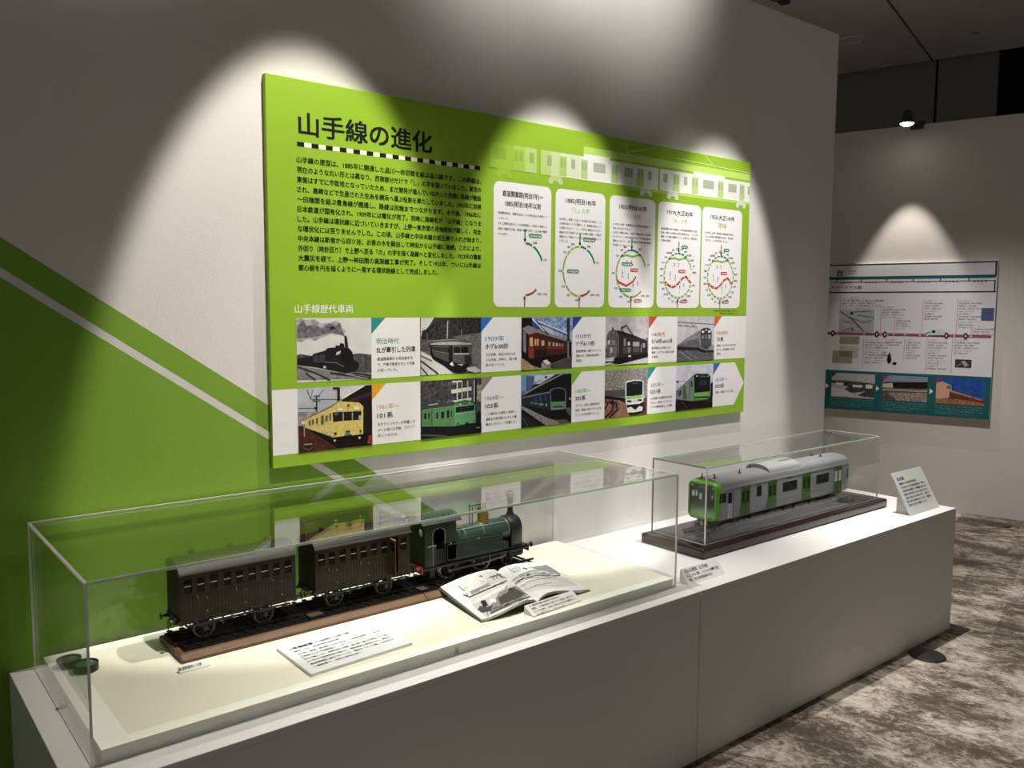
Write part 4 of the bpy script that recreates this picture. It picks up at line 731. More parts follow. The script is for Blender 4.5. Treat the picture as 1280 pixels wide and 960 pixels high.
def carriage(x0, lab, wheels, opened=False):
    Lc = .334; x1 = x0+Lc; yN, yF = -.239, -.121; z0, z1 = .738, .868
    t = thing('model_carriage', lab, 'model carriage', (x0+Lc/2, TY, ZR), 'steam train carriages')
    doors = [x0+.040+k*.1095 for k in range(3)]; dw = .0315
    wins = []
    for k in range(3): wins += [(doors[k]-.031, doors[k]-.009), (doors[k]+dw+.009, doors[k]+dw+.031)]
    # side walls with real window and door openings
    zs, zt_ = .812, .852
    openings = sorted([(a, b, zs, zt_) for a, b in wins]+[(d, d+dw, z0+.004, .858) for d in doors])
    for y, s in ((yN, 1), (yF, -1)):
        m = MB(); ya, yb = (y, y+.004) if s > 0 else (y-.004, y); cur = x0
        for a, b, za, zb_ in openings:
            m.box(cur, a, ya, yb, z0, z1, CARB); m.box(a, b, ya, yb, z0, za, CARB); m.box(a, b, ya, yb, zb_, z1, CARB); cur = b
        m.box(cur, x1, ya, yb, z0, z1, CARB)
        if s > 0:
            yo = y-.0008
            for a, b, za, zb_ in [o for o in openings if o[2] == zs]:
                m.box(a-.003, a, yo, y, za-.003, zb_+.003, CARB); m.box(b, b+.003, yo, y, za-.003, zb_+.003, CARB); m.box(a, b, yo, y, za-.003, za, CARB); m.box(a, b, yo, y, zb_, zb_+.003, CARB)
            xx = x0+.004
            while xx < x1-.004:        # raised beads between the boards below the windows
                if not any(d-.001 < xx < d+dw+.001 for d in doors): m.box(xx, xx+.0012, y-.0008, y, z0+.004, zs-.006, CARB)
                xx += .0098
            m.box(x0, x1, y-.0010, y, zs-.007, zs-.0055, CARB) if not opened else m.box(x0, x0+.25, y-.0010, y, zs-.007, zs-.0055, CARB); m.box(x0, x1, y-.0010, y, z0, z0+.003, CARB); m.box(x0, x1, y-.0012, y, .861, .864, CARB)
        m.build('side_wall', t)
    m = MB(); m.box(x0+.002, x1-.002, yN+.004, yF-.004, z0, z0+.004, DARK); m.box(x0+.11, x0+.113, yN+.006, yF-.006, z0+.004, z1-.004, DARK); m.box(x0+.22, x0+.223, yN+.006, yF-.006, z0+.004, z1-.004, DARK); m.build('floor_and_partitions', t)
    for x, s in ((x0, 1), (x1, -1)):
        xa, xb = (x, x+.003) if s > 0 else (x-.003, x)
        arc = [(yN+.004+(yF-yN-.008)*i/12, z1+.030*math.sin(math.pi*i/12)**.7) for i in range(13)]
        m = MB(); m.prism([(yN+.004, z0)]+arc+[(yF-.004, z0)], 0, xa, xb, CARB)
        for i in range(1, 11): yy = yN+(yF-yN)*i/11; m.box(xa-.0008 if s > 0 else xb, xa if s > 0 else xb+.0008, yy-.0006, yy+.0006, z0, z1, CARB)
        m.build('end_wall', t)
    # roof: thin arched sheet with gutters and a clerestory lamp cover
    o_, i_ = [], []; n = 14
    for i in range(n+1):
        a = i/n; y = (yN-.004)+(yF-yN+.008)*a; z = z1+.034*math.sin(math.pi*a)**.75; o_.append((y, z+.002)); i_.append((y, z))
    m = MB(); m.prism(o_+i_[::-1], 0, x0-.004, x1+.004, CROOF); rf = m.build('roof', t, smooth=True)
    m = MB(); m.box(x0-.004, x1+.004, yN-.0055, yN-.0035, z1-.002, z1+.003, mat('gutter_paint', '5C5852', .35)); m.build('gutter', rf)
    for k in range(3): m = MB(); m.cyl((x0+.055+.11*k, TY+.01, z1+.03), (x0+.055+.11*k, TY+.01, z1+.043), .008, CROOF, 14, .0095); m.build('lamp_cover', rf, smooth=True)
    for k, (a, b) in enumerate(wins):
        m = MB(); m.box(a, b, yN+.0015, yN+.0025, zs, zt_, GLASSB); wp = m.build('window_pane', t)
        m = MB(); m.box(a+.002, b-.002, yN+.0003, yN+.0013, (zs+zt_)/2, (zs+zt_)/2+.0016, CREAMP); m.build('sash_bar', wp)
    for k, d in enumerate(doors):
        m = MB()
        if opened and k == 2:      # the door nearest the engine hangs open at right angles
            m.box(d-.0005, d+.0025, yN-.034, yN-.001, z0+.004, .858, mat('open_door_red', '4A2A22', .5)); dr = m.build('carriage_door', t, bevel=.0005, seg=1); tag(dr, 'reddish brown door standing open')
            m = MB(); m.box(d-.001, d+.003, yN-.034, yN-.002, .8575, .8595, mat('door_top_edge', 'A08A78', .5)); m.build('top_edge', dr); m = MB(); m.box(d-.001, d-.0005, yN-.03, yN-.006, .822, .848, GLASSB); m.build('door_pane', dr)
            continue
        za, zb_ = z0+.004, .858; y0_, y1_ = yN+.0002, yN+.003
        m.box(d+.0004, d+.005, y0_, y1_, za, zb_, CARB); m.box(d+dw-.005, d+dw-.0004, y0_, y1_, za, zb_, CARB); m.box(d+.005, d+dw-.005, y0_, y1_, za, .812, CARB); m.box(d+.005, d+dw-.005, y0_, y1_, .850, zb_, CARB)
        for q in (.33, .66): m.box(d+.004+(dw-.008)*q, d+.005+(dw-.008)*q, y0_-.0006, y0_, za, .810, CARB)
        dr = m.build('carriage_door', t)
        m = MB(); m.box(d+.005, d+dw-.005, yN+.0015, yN+.0022, .812, .850, GLASSB); m.build('door_pane', dr)
        m = MB(); m.box(d+.007, d+dw-.007, yN+.0003, yN+.0012, .832, .8336, CREAMP); m.build('sash_bar', dr)
        m = MB(); m.cyl((d+.004, yN+.0005, .803), (d+.004, yN-.003, .803), .0011, STEEL, 8); m.cyl((d+.004, yN-.003, .803), (d+.004, yN-.003, .795), .0008, STEEL, 6); m.build('door_handle', dr)
        m = MB()
        for hz in (.752, .79): m.box(d+dw-.001, d+dw+.001, yN-.0012, yN, hz, hz+.004, STEEL)
        m.build('hinges', dr)
    # underframe
    m = MB(); m.box(x0-.002, x1+.002, yN+.003, yN+.011, .726, .738, BLACK); m.box(x0-.002, x1+.002, yF-.011, yF-.003, .726, .738, BLACK); m.box(x0-.004, x0+.006, yN+.002, yF-.002, .724, .739, BLACK); m.box(x1-.006, x1+.004, yN+.002, yF-.002, .724, .739, BLACK); m.build('underframe', t)
    m = MB(); m.box(x0+.02, x1-.02, yN-.008, yN+.004, .7215, .7235, BLACK)
    for k in range(6): m.box(x0+.03+k*.054, x0+.033+k*.054, yN-.002, yN+.001, .7235, .735, BLACK)
    m.build('footboard', t)
    for wx in wheels:
        for s in (-1, 1):
            wheel('wheel', wx, TY+s*.0505, .0300, t, 10, out=s)
            m = MB(); y = TY+s*.056; y2 = y+s*.003
            m.prism([(wx-.012, .727), (wx+.012, .727), (wx+.005, .700), (wx-.005, .700)], 1, min(y, y2), max(y, y2), BLACK); m.box(wx-.006, wx+.006, min(y2, y2+s*.005), max(y2, y2+s*.005), .7, .713, BLACK)
            for q in range(3): m.box(wx-.028+q*.004, wx+.028-q*.004, min(y2, y2+s*.004), max(y2, y2+s*.004), .7185-q*.0018, .7200-q*.0018, BLACK)
            m.build('axle_guard', t)
        m = MB(); m.cyl((wx, TY-.05, ZR+.03), (wx, TY+.05, ZR+.03), .003, DARK); m.build('axle', t)
    m = MB(); wa, wb = wheels; m.cyl((wa+.03, TY-.052, .712), (wb-.034, TY-.052, .722), .0013, BLACK, 6); m.cyl((wa+.033, TY-.052, .706), (wa+.06, TY-.052, .718), .0013, BLACK, 6); m.box(wa+.05, wa+.054, TY-.054, TY-.05, .704, .727, BLACK); m.build('brake_rod', t)
    for x, s in ((x0-.004, -1), (x1+.004, 1)):
        for y in (TY-.038, TY+.038): buffer(x, y, .7315, s, DARK, t, .020)
        hook(x, .731, s, t)
    return t
carriage(.150, 'dark brown steam train carriage at the left end of the train, all doors shut', (.215, .388))
carriage(.5475, 'dark brown carriage coupled behind the engine with its last door hanging open', (.6145, .790), True)

# ------------------------------------------------------------------ tank engine
lx0, lx1 = .935, 1.400; loc = thing('tank_engine', 'dark green model steam tank engine with brass dome at the head of the train', 'model locomotive', (1.17, TY, ZR))
yN, yF = TY-.054, TY+.054
m = MB(); m.box(.938, 1.392, yN, yF, .729, .7335, mat('footplate', '22241F', .45)); m.box(.938, 1.392, yN, yN+.003, .722, .7335, MC['footplate']); m.box(.938, 1.392, yF-.003, yF, .722, .7335, MC['footplate']); m.build('footplate', loc)
m = MB()
for s in (-1, 1): m.box(.95, 1.385, TY+s*.032-.0015, TY+s*.032+.0015, .700, .7285, BLACK)
m.box(1.10, 1.13, TY-.03, TY+.03, .705, .725, BLACK); m.build('frames', loc)
for x, s in ((.935, -1), (1.392, 1)):
    m = MB(); m.box(x-(.004 if s < 0 else 0), x+(.004 if s > 0 else 0), yN, yF, .712, .734, RED if s < 0 else mat('beam_dark_red', '4A211A', .5)); m.build('buffer_beam', loc)
    for y in (TY-.038, TY+.038): 
        m = MB(); L = .022; xx = x+s*.004; m.cyl((xx, y, .7275), (xx+s*.013, y, .7275), .008, RED, 14, .0065); m.cyl((xx+s*.013, y, .7275), (xx+s*L, y, .7275), .003, DARK, 10); m.cyl((xx+s*L, y, .7275), (xx+s*(L+.0035), y, .7275), .0095, DARK, 16); m.build('buffer', loc, smooth=True)
    hook(x+s*.004, .727, s, loc)
# cab
m = MB(); cx0, cx1 = .944, 1.070; d0, d1 = .975, 1.024; cz = .876
for y0_, y1_ in ((yN, yN+.003), (yF-.003, yF)):
    m.box(cx0, d0, y0_, y1_, .7335, cz, LGREEN); m.box(d1, cx1, y0_, y1_, .7335, cz, LGREEN)
    ar = [(d1, cz), (d0, cz), (d0, .842)]+[((d0+d1)/2-(d1-d0)/2*math.cos(t), .842+.018*math.sin(t)) for t in [math.pi*k/10 for k in range(1, 10)]]+[(d1, .842)]
    m.prism(ar, 1, y0_, y1_, LGREEN)
m.build('cab_sides', loc)
m = MB(); pts = [(d0, .7335)]+[(d0, .842)]+[((d0+d1)/2-(d1-d0)/2*math.cos(t), .842+.018*math.sin(t)) for t in [math.pi*k/10 for k in range(1, 10)]]+[(d1, .842), (d1, .805)]
for a, b in zip(pts, pts[1:]): m.cyl((a[0], yN-.0008, a[1]), (b[0], yN-.0008, b[1]), .0011, mat('door_beading', 'A7A48F', .4, metal=.4), 6)
m.build('door_beading', loc)
m = MB(); m.box(d0-.022, d0+.012, yN-.0015, yN, .7335, .803, LGREEN); m.box(d0-.022, d0+.012, yN-.0025, yN-.0010, .801, .804, MC['door_beading']); m.build('cab_half_panel', loc)
def holed(x, m):     # cab front or back sheet with two round windows
    R_ = .0125; zc = .846; ys = (TY-.027, TY+.027); x2 = x+.003
    outer = [(yN+.003, .7335), (yN+.003, cz)]+[(yN+.003+(yF-yN-.006)*i/12, cz+.019*math.sin(math.pi*i/12)) for i in range(1, 12)]+[(yF-.003, cz), (yF-.003, .7335)]
    m.prism([(yN+.003, .7335), (yN+.003, zc-R_), (yF-.003, zc-R_), (yF-.003, .7335)], 0, x, x2, LGREEN)
    m.prism([(yN+.003, zc+R_), (yN+.003, cz)]+outer[2:-2]+[(yF-.003, cz), (yF-.003, zc+R_)], 0, x, x2, LGREEN)
    edges = [yN+.003, ys[0]-R_, ys[0]+R_, ys[1]-R_, ys[1]+R_, yF-.003]
    for a, b in ((0, 1), (2, 3), (4, 5)): m.prism([(edges[a], zc-R_), (edges[b], zc-R_), (edges[b], zc+R_), (edges[a], zc+R_)], 0, x, x2, LGREEN)
    for yc in ys:
        for q in range(4):
            sgn = ((1, 1), (-1, 1), (-1, -1), (1, -1))[q]; co = (yc+sgn[0]*R_, zc+sgn[1]*R_)
            m.prism([co]+[(yc+sgn[0]*R_*math.cos(t), zc+sgn[1]*R_*math.sin(t)) for t in [math.pi/2*k/5 for k in range(6)]], 0, x, x2, LGREEN)
m = MB(); holed(cx0, m); m.build('cab_back', loc)
m = MB(); holed(cx1-.003, m); m.build('cab_front', loc)
m = MB()
for yc in (TY-.027, TY+.027): m.lathe((cx0-.001, yc, .846), [(.0125, 0), (.0145, -.0005), (.0145, .001)], 0, BRASS, 20)
m.build('window_rings', loc, smooth=True)
n = 14; o_ = [(yN-.008+(yF-yN+.016)*i/n, cz+.024*math.sin(math.pi*i/n)**.8+.0022) for i in range(n+1)]; i_ = [(y, z-.002) for y, z in o_]
m = MB(); m.prism(o_+i_[::-1], 0, .930, 1.088, mat('cab_roof', '24262A', .35, coat=.4)); m.build('cab_roof', loc, smooth=True)
m = MB(); m.box(cx0+.005, cx1-.005, yN+.006, yF-.006, .7335, .78, mat('cab_dark', '0E0E0D', .8)); m.build('cab_interior', loc)
# tanks, boiler, smokebox
for s in (-1, 1):
    m = MB(); ya, yb = (yN, yN+.026) if s < 0 else (yF-.026, yF); m.box(1.026, 1.272, ya, yb, .7335, .803, LGREEN); tk = m.build('side_tank', loc, bevel=.0015, seg=2)
    m = MB(); yy = yN-.0012 if s < 0 else yF
    for a, b, c, d in ((1.034, 1.262, .741, .742), (1.034, 1.262, .794, .795), (1.034, 1.035, .741, .795), (1.262, 1.263, .741, .795)): m.box(a, b, yy, yy+.0012, c, d, mat('tank_lining', '4A5A48', .4))
    m.box(1.034, 1.266, ya+.004, yb-.002, .803, .8055, LGREEN)
    m.build('lining', tk)
    m = MB(); m.cyl((1.045, yy, .797), (1.045, yy-.006*(s < 0)+.006*(s > 0), .803), .0013, CREAMP, 6); m.cyl((1.165, yy, .795), (1.165, yy-.004, .799), .0015, CREAMP, 6); m.build('lamp_iron', tk)
m = MB(); m.lathe((0, TY, .798), [(.0, 1.068), (.0405, 1.068), (.0405, 1.322), (.0, 1.322)], 0, BGREEN, 36); m.build('boiler', loc, smooth=True)
m = MB()
for x in (1.12, 1.20, 1.312): m.lathe((x, TY, .798), [(.0412, 0), (.0416, .001), (.0412, .004)], 0, mat('boiler_band', '6E7F6C', .35, metal=.3), 36)
m.build('boiler_bands', loc, smooth=True)
r = .0445; sm = [(TY-r, .7335), (TY-r, .798)]+[(TY-r*math.cos(t), .798+r*math.sin(t)) for t in [math.pi*k/16 for k in range(1, 16)]]+[(TY+r, .798), (TY+r, .7335)]
m = MB(); m.prism(sm, 0, 1.322, 1.372, mat('smokebox', '1A1B1C', .4, coat=.3)); m.build('smokebox', loc, smooth=True, bevel=.0015)
m = MB(); m.lathe((1.372, TY, .795), [(0, .005), (.024, .0045), (.032, .001), (.032, 0)], 0, MC['smokebox'], 28); m.cyl((1.377, TY, .795), (1.384, TY, .795), .002, STEEL, 8); m.build('smokebox_door', loc, smooth=True)
m = MB(); m.lathe((1.350, TY, 0), [(.020, .838), (.0165, .843), (.0115, .852), (.0105, .860), (.0120, .918), (.0, .918)], 2, MC['smokebox'], 24); ch = m.build('chimney', loc, smooth=True)
m = MB(); m.lathe((1.350, TY, 0), [(.0118, .912), (.016, .916), (.0175, .921), (.0150, .926), (.0118, .927), (.0105, .915)], 2, COPPER, 24); tag(m.build('chimney_cap', ch, smooth=True), 'copper chimney cap')
m = MB(); m.lathe((1.225, TY, 0), [(.024, .832), (.0225, .838), (.0205, .841), (.0200, .884), (.0185, .8875), (.0, .888)], 2, BRASS, 28); dm = m.build('dome', loc, smooth=True); tag(dm, 'tall dull brass dome')
m = MB(); m.cyl((1.225, TY, .888), (1.225, TY, .900), .003, DARK, 10); m.cyl((1.233, TY, .888), (1.233, TY, .897), .003, DARK, 10); m.cyl((1.16, TY-.002, .9005), (1.238, TY-.002, .9), .0022, DARK, 8); m.build('valve_lever', dm)
m = MB()
for y in (TY-.008, TY+.008): m.cyl((1.172, y, .83), (1.172, y, .905), .0017, DARK, 8)
m.cyl((1.172, TY-.008, .9), (1.172, TY+.008, .9), .0017, DARK, 8); m.build('spring_balance', loc)
m = MB(); m.cyl((1.08, TY-.030, .833), (1.30, TY-.030, .830), .0012, STEEL, 6); m.cyl((1.11, TY-.031, .829), (1.11, TY-.036, .835), .002, STEEL, 6); m.cyl((1.10, TY-.02, .835), (1.13, TY-.02, .842), .0022, mat('brass_pipe', '7E7047', .4, metal=.6), 8); m.build('handrail', loc)
m = MB(); m.box(1.275, 1.302, yN+.002, yN+.024, .7335, .762, LGREEN); m.box(1.275, 1.302, yF-.024, yF-.002, .7335, .762, LGREEN); m.build('sandbox', loc, bevel=.0015)
# cylinders, wheels, rods
for s in (-1, 1):
    y = TY+s*.046
    m = MB(); m.cyl((1.300, y, .714), (1.362, y, .714), .0135, BLACK, 16); m.box(1.30, 1.362, y-.012, y+.012, .714, .729, BLACK); m.cyl((1.285, y, .714), (1.30, y, .714), .004, STEEL, 8); m.build('cylinder', loc, smooth=True)
    for wx, rr in ((1.043, .0375), (1.186, .0375)): wheel('driving_wheel', wx, TY+s*.0475, rr, loc, 12, .008, mat('bright_rim', 'B5B1A8', .3, metal=.8), s)
    wheel('leading_wheel', 1.300, TY+s*.0475, .0240, loc, 8, .008, MC['bright_rim'], s)
    m = MB(); yr = TY+s*.0535; yr2 = yr+s*.003; m.box(1.035, 1.195, min(yr, yr2), max(yr, yr2), .702, .7075, mat('rod_steel', '6C6962', .35, metal=.8)); 
    m.obox((1.186, min(yr2, yr2+s*.002), .7035), (.10, 0, .0085), (0, .003, 0), (0, 0, .0045), MC['rod_steel'])
    for wx in (1.043, 1.186): m.cyl((wx, yr-s*.004, .7048), (wx, yr+s*.005, .7048), .0055, MC['rod_steel'], 12)
    m.build('coupling_rod', loc)
    m = MB()
    for x in (1.085, 1.10, 1.118, 1.232, 1.25): m.obox((x, TY+s*.044-.0015, .690+.004*(x > 1.2)), (.003, 0, 0), (0, .003, 0), (.008 if int(x*1000) % 2 else -.006, 0, .036), BLACK)
    m.box(1.075, 1.29, TY+s*.044-.001, TY+s*.044+.001, .7205, .7235, BLACK); m.build('motion_gear', loc)
for wx in (1.043, 1.186, 1.300):
    m = MB(); zc = ZR+(.024 if wx > 1.25 else .0375); m.cyl((wx, TY-.046, zc), (wx, TY+.046, zc), .003, DARK, 8); m.build('axle', loc)
for x in (.962, 1.06):
    m = MB(); m.box(x, x+.020, yN-.001, yN+.001, .695, .729, BLACK); m.box(x, x+.020, yN-.008, yN-.001, .695, .6965, BLACK); m.box(x, x+.020, yN-.008, yN-.001, .710, .7115, BLACK); m.build('cab_step', loc)

# ================================================================== modern commuter train model
bx0, bx1, by0, by1 = 2.052, 3.502, -.512, -.186
m = MB(); m.box(bx0, bx1, by0, by1, H, .6590, WOODG); cb = thing('glossy_plinth', 'glossy dark brown base under the commuter train, with rounded corners', 'model base', (2.777, -.35, H)); m.build('plinth', cb, bevel=.010, seg=4, smooth=True)
m = MB(); m.box(2.112, 3.445, -.470, -.216, .6590, .6615, WOODT); tag(m.build('top_board', cb), 'glossy grey brown top surface')
EY = -.355; SY = -.431; SF = 2*EY-SY
et = thing('commuter_train', 'silver commuter train car model with green front and green doors', 'model train', (2.75, EY, .6615))
Z0 = .7225; ZE = .861; ZK = .893
def sx(px, py=612): return U(px, py, 1, SY).x
prof = [(SY+.006, Z0), (SY, Z0+.035), (SY, ZE-.012), (SY+.004, ZE-.001)]; n = 12
prof += [(EY-(.072)*math.cos(math.pi*i/n), ZE+(ZK-ZE)*math.sin(math.pi*i/n)**.8) for i in range(1, n)]
prof += [(2*EY-y, z) for y, z in prof[:4][::-1]]
# shell as strips so the roof keeps its own paint
xa, xb = 2.262, 3.262
m = MB(); vs = [(xa, y, z) for y, z in prof]+[(xb, y, z) for y, z in prof]; N_ = len(prof)
m.add(vs, [(i, i+1, N_+i+1, N_+i) for i in range(3)]+[(i, i+1, N_+i+1, N_+i) for i in range(N_-4, N_-1)]+[(N_-1, 0, N_, 2*N_-1), list(range(N_, 2*N_)), list(range(N_))[::-1]], SILVER)
m.add([(xa, y, z) for y, z in prof[3:-3]]+[(xb, y, z) for y, z in prof[3:-3]], [(i, i+1, (N_-6)+i+1, (N_-6)+i) for i in range(N_-7)], SROOF); m.build('body_shell', et, smooth=True)
m = MB(); m.box(xa+.03, xb-.01, SY-.0015, SY, ZE-.013, ZE-.011, mat('silver_edge', '77777A', .4)); m.box(xa, xb, SY-.001, SY, Z0+.030, Z0+.0308, MC['silver_edge']); m.build('body_seams', et)
def doorway(x0, x1, lit=False):
    m = MB(); m.box(x0, x1, SY-.0012, SY+.002, Z0+.004, ZE-.010, DGREEN); d = m.build('passenger_door', et, bevel=.0006, seg=1)
    m = MB(); g = (x1-x0); m.box(x0+g/2-.0006, x0+g/2+.0006, SY-.0018, SY-.0010, Z0+.006, ZE-.028, mat('door_gap', '1C2A10', .6)); m.box(x0, x1, SY-.0018, SY-.0010, ZE-.028, ZE-.0265, MC['door_gap']); m.build('door_joint', d)
    for a, b in ((x0+g*.12, x0+g*.42), (x0+g*.58, x0+g*.88)):
        m = MB(); m.box(a, b, SY-.0020, SY-.0008, ZE-.082, ZE-.033, mat('door_glass_pale', 'D7DED8', .3) if lit else mat('door_glass', '33401F', .15, coat=.5)); m.build('door_pane', d)
    m = MB(); 
    for a in (x0-.0016, x1): m.box(a, a+.0016, SY-.0010, SY+.001, Z0+.004, ZE-.010, mat('door_frame_silver', 'B9BCB4', .4))
    m.build('door_frame', d)
dX = [(sx(926), sx(938)), (sx(959.5), sx(971)), (sx(1002), sx(1013)), (sx(1041.3), sx(1051.5))]
for i, (a, b) in enumerate(dX): doorway(a, b, i == 3)
for a, b, z0_, z1_q in ((sx(946), sx(952), .792, .838), (sx(978.3), sx(996), .785, .828), (sx(1020), sx(1035.4), .785, .828), (sx(1057.6), 3.256, .785, .828)):
    m = MB(); m.box(a, b, SY-.0008, SY+.002, z0_, z1_q, DGLASS); w = m.build('side_window', et, bevel=.0005, seg=1)
    if b-a > .05: m = MB(); m.box(a+(b-a)*.42, a+(b-a)*.45, SY-.0014, SY-.0006, z0_, z1_q, mat('sash', '14181A', .5)); m.build('window_bar', w)
    m = MB(); m.box(a-.002, b+.002, SY-.0004, SY+.001, z0_-.002, z1_q+.002, mat('window_frame_grey', '8E8F90', .4)); m.build('window_frame', w)
m = MB(); m.box(sx(899.8), sx(908), SY-.0008, SY+.002, .798, .837, DGLASS); m.build('cab_side_window', et, bevel=.0006)
m = MB(); a, b = sx(909.8), sx(917); m.box(a, b, SY-.0006, SY+.002, Z0+.004, .842, mat('cab_door', 'BDBDBE', .4, metal=.3)); cdr = m.build('cab_door', et)
m = MB(); m.box(a+.003, b-.010, SY-.0012, SY-.0004, .790, .836, DGLASS); m.build('door_pane', cdr); m = MB(); m.box(b-.004, b, SY-.0012, SY-.0004, Z0+.006, .842, mat('door_shadow', '2B2D2E', .6)); m.cyl((b-.006, SY-.003, Z0+.012), (b-.006, SY-.003, .80), .0008, STEEL, 6); m.build('grab_rail', cdr)
m = MB(); m.box(sx(984), sx(989), SY-.0010, SY, .842, .848, mat('number_plate', '3A3A3C', .5)); m.build('destination_sign', et)
# the rounded green front
def rr(y0, y1, z0, z1, r, n=6): return rounded(y0, y1, z0, z1, r, n)
xf = 2.236; yA, yB = SY-.001, SF+.001; zA, zB_ = Z0-.006, ZE+.020
outer = rr(yA, yB, zA, zB_, .026); inner = rr(yA+.012, yB-.012, zA+.013, zB_-.012, .014); NN = len(outer)
m = MB(); ob = [(xf+.030, y, z) for y, z in outer]; of = [(xf+.004, y, z) for y, z in rr(yA+.002, yB-.002, zA+.002, zB_-.002, .025)]; ff = [(xf, y, z) for y, z in rr(yA+.006, yB-.006, zA+.006, zB_-.006, .020)]; fi = [(xf, y, z) for y, z in inner]; bi = [(xf+.006, y, z) for y, z in inner]
vs = ob+of+ff+fi+bi; fs = []
for L_ in range(4):
    for i in range(NN): j = (i+1) % NN; fs.append((L_*NN+i, L_*NN+j, (L_+1)*NN+j, (L_+1)*NN+i))
fs.append(list(range(NN)))
m.add(vs, fs, TGREEN); tag(m.build('front_surround', et, smooth=True), 'bright green rounded front surround')
fm = bpy.data.materials.new('front_glass_print'); fm.use_nodes = True; nt = fm.node_tree; b_ = nt.nodes['Principled BSDF']; b_.inputs['Roughness'].default_value = .08; b_.inputs['Coat Weight'].default_value = .6
tc = nt.nodes.new('ShaderNodeTexCoord'); sp_ = nt.nodes.new('ShaderNodeSeparateXYZ'); mr = nt.nodes.new('ShaderNodeMapRange'); cr = nt.nodes.new('ShaderNodeValToRGB')
nt.links.new(tc.outputs['Object'], sp_.inputs[0]); nt.links.new(sp_.outputs[2], mr.inputs[0]); mr.inputs[1].default_value = zA-.6615; mr.inputs[2].default_value = zB_-.6615; nt.links.new(mr.outputs[0], cr.inputs[0]); nt.links.new(cr.outputs[0], b_.inputs['Base Color'])
e = cr.color_ramp.elements; e[0].position = .16; e[0].color = lin('74B040'); e[1].position = .42; e[1].color = lin('2A3431'); x_ = e.new(.32); x_.color = lin('4A6E36')
m = MB(); m.add([(xf+.005, y, z) for y, z in inner], [list(range(NN))], fm); gl_ = m.build('windscreen', et)
m = MB(); 
for yy, zz_, w_, h_ in ((SF-.028, .824, .014, .024), (SF-.045, .826, .010, .022), (SF-.066, .817, .011, .026), (SY+.026, .822, .006, .016)): m.box(xf+.0035, xf+.0045, yy-w_/2, yy+w_/2, zz_-h_/2, zz_+h_/2, mat('pale_notice', 'C9E2DF', .5))
m.build('window_notices', et)
m = MB()
for yy in (SF-.022, SY+.022): m.box(xf+.0030, xf+.0045, yy-.003, yy+.003, .856, .861, WHITE)
m.box(xf+.003, xf+.0045, EY-.022, EY+.016, .853, .862, mat('destination_panel', '5E6F66', .4)); m.build('headlights', et)
m = MB(); m.box(xf+.03, xf+.05, EY-.045, EY+.045, .690, Z0, mat('skirt_grey', '5B5956', .5)); m.box(xf+.006, xf+.03, EY-.008, EY+.008, .698, .708, STEEL); m.cyl((xf+.002, EY, .703), (xf+.008, EY, .703), .009, STEEL, 12)
for s in (-1, 1): m.cyl((xf+.012, EY+s*.02, .716), (xf+.016, EY+s*.024, .690), .0022, STEEL, 8); m.box(xf+.006, xf+.04, EY+s*.035-.006, EY+s*.035+.006, .676, .694, MC['skirt_grey'])
m.build('coupler', et, smooth=True)
# underfloor boxes, bogies
m = MB(); m.box(2.28, 3.24, EY-.058, EY+.058, .712, Z0+.001, BLACK); m.build('underframe', et)
for x0_, x1_, d in ((2.49, 2.60, .018), (2.62, 2.72, .026), (2.74, 2.80, .02), (2.82, 2.93, .024), (2.945, 2.99, .02)):
    m = MB(); m.box(x0_, x1_, EY-.066, EY-.02, .712-d, .713, BLACK); m.box(x0_+.01, x1_-.01, EY+.02, EY+.066, .712-d, .713, BLACK); m.build('equipment_box', et, bevel=.001, seg=1)
for bxc in (2.385, 3.115):
    m = MB()
    for s in (-1, 1):
        y = EY+s*.050; m.box(bxc-.085, bxc+.085, y-.003, y+.003, .690, .700, BLACK); m.cyl((bxc, y, .700), (bxc, y, .711), .012, BLACK, 12)
        for q in (-.055, .055): m.box(bxc+q-.012, bxc+q+.012, y-.004, y+.004, .681, .697, BLACK)
    m.box(bxc-.02, bxc+.02, EY-.05, EY+.05, .688, .712, BLACK); bg = m.build('bogie', et)
    for q in (-.055, .055):
        m = MB()
        for s in (-1, 1): m.lathe((bxc+q, EY+s*.036, .6895), [(0, -.003), (.0175, -.003), (.0175, .003), (0, .003)], 1, mat('dark_wheel', '3A3835', .4, metal=.6), 20)
        m.cyl((bxc+q, EY-.036, .6895), (bxc+q, EY+.036, .6895), .003, DARK, 8); m.build('wheelset', bg, smooth=True)
m = MB(); m.box(2.21, 3.32, EY-.082, EY+.082, .6616, .6650, mat('matt_black_bed', '0B0B0B', .85)); m.box(2.20, 3.30, EY-.052, EY-.028, .6615, .6640, DARK); m.box(2.20, 3.30, EY+.028, EY+.052, .6615, .6640, DARK)
for s in (-1, 1): m.box(2.17, 3.335, EY+s*.036-.003, EY+s*.036+.003, .6640, .672, mat('rail_dark', '2B2927', .4, metal=.4))
tr_ = thing('track', 'short dark straight track on the glossy base, under the commuter train', 'track', (2.75, EY, .6615)); m.build('rails', tr_)
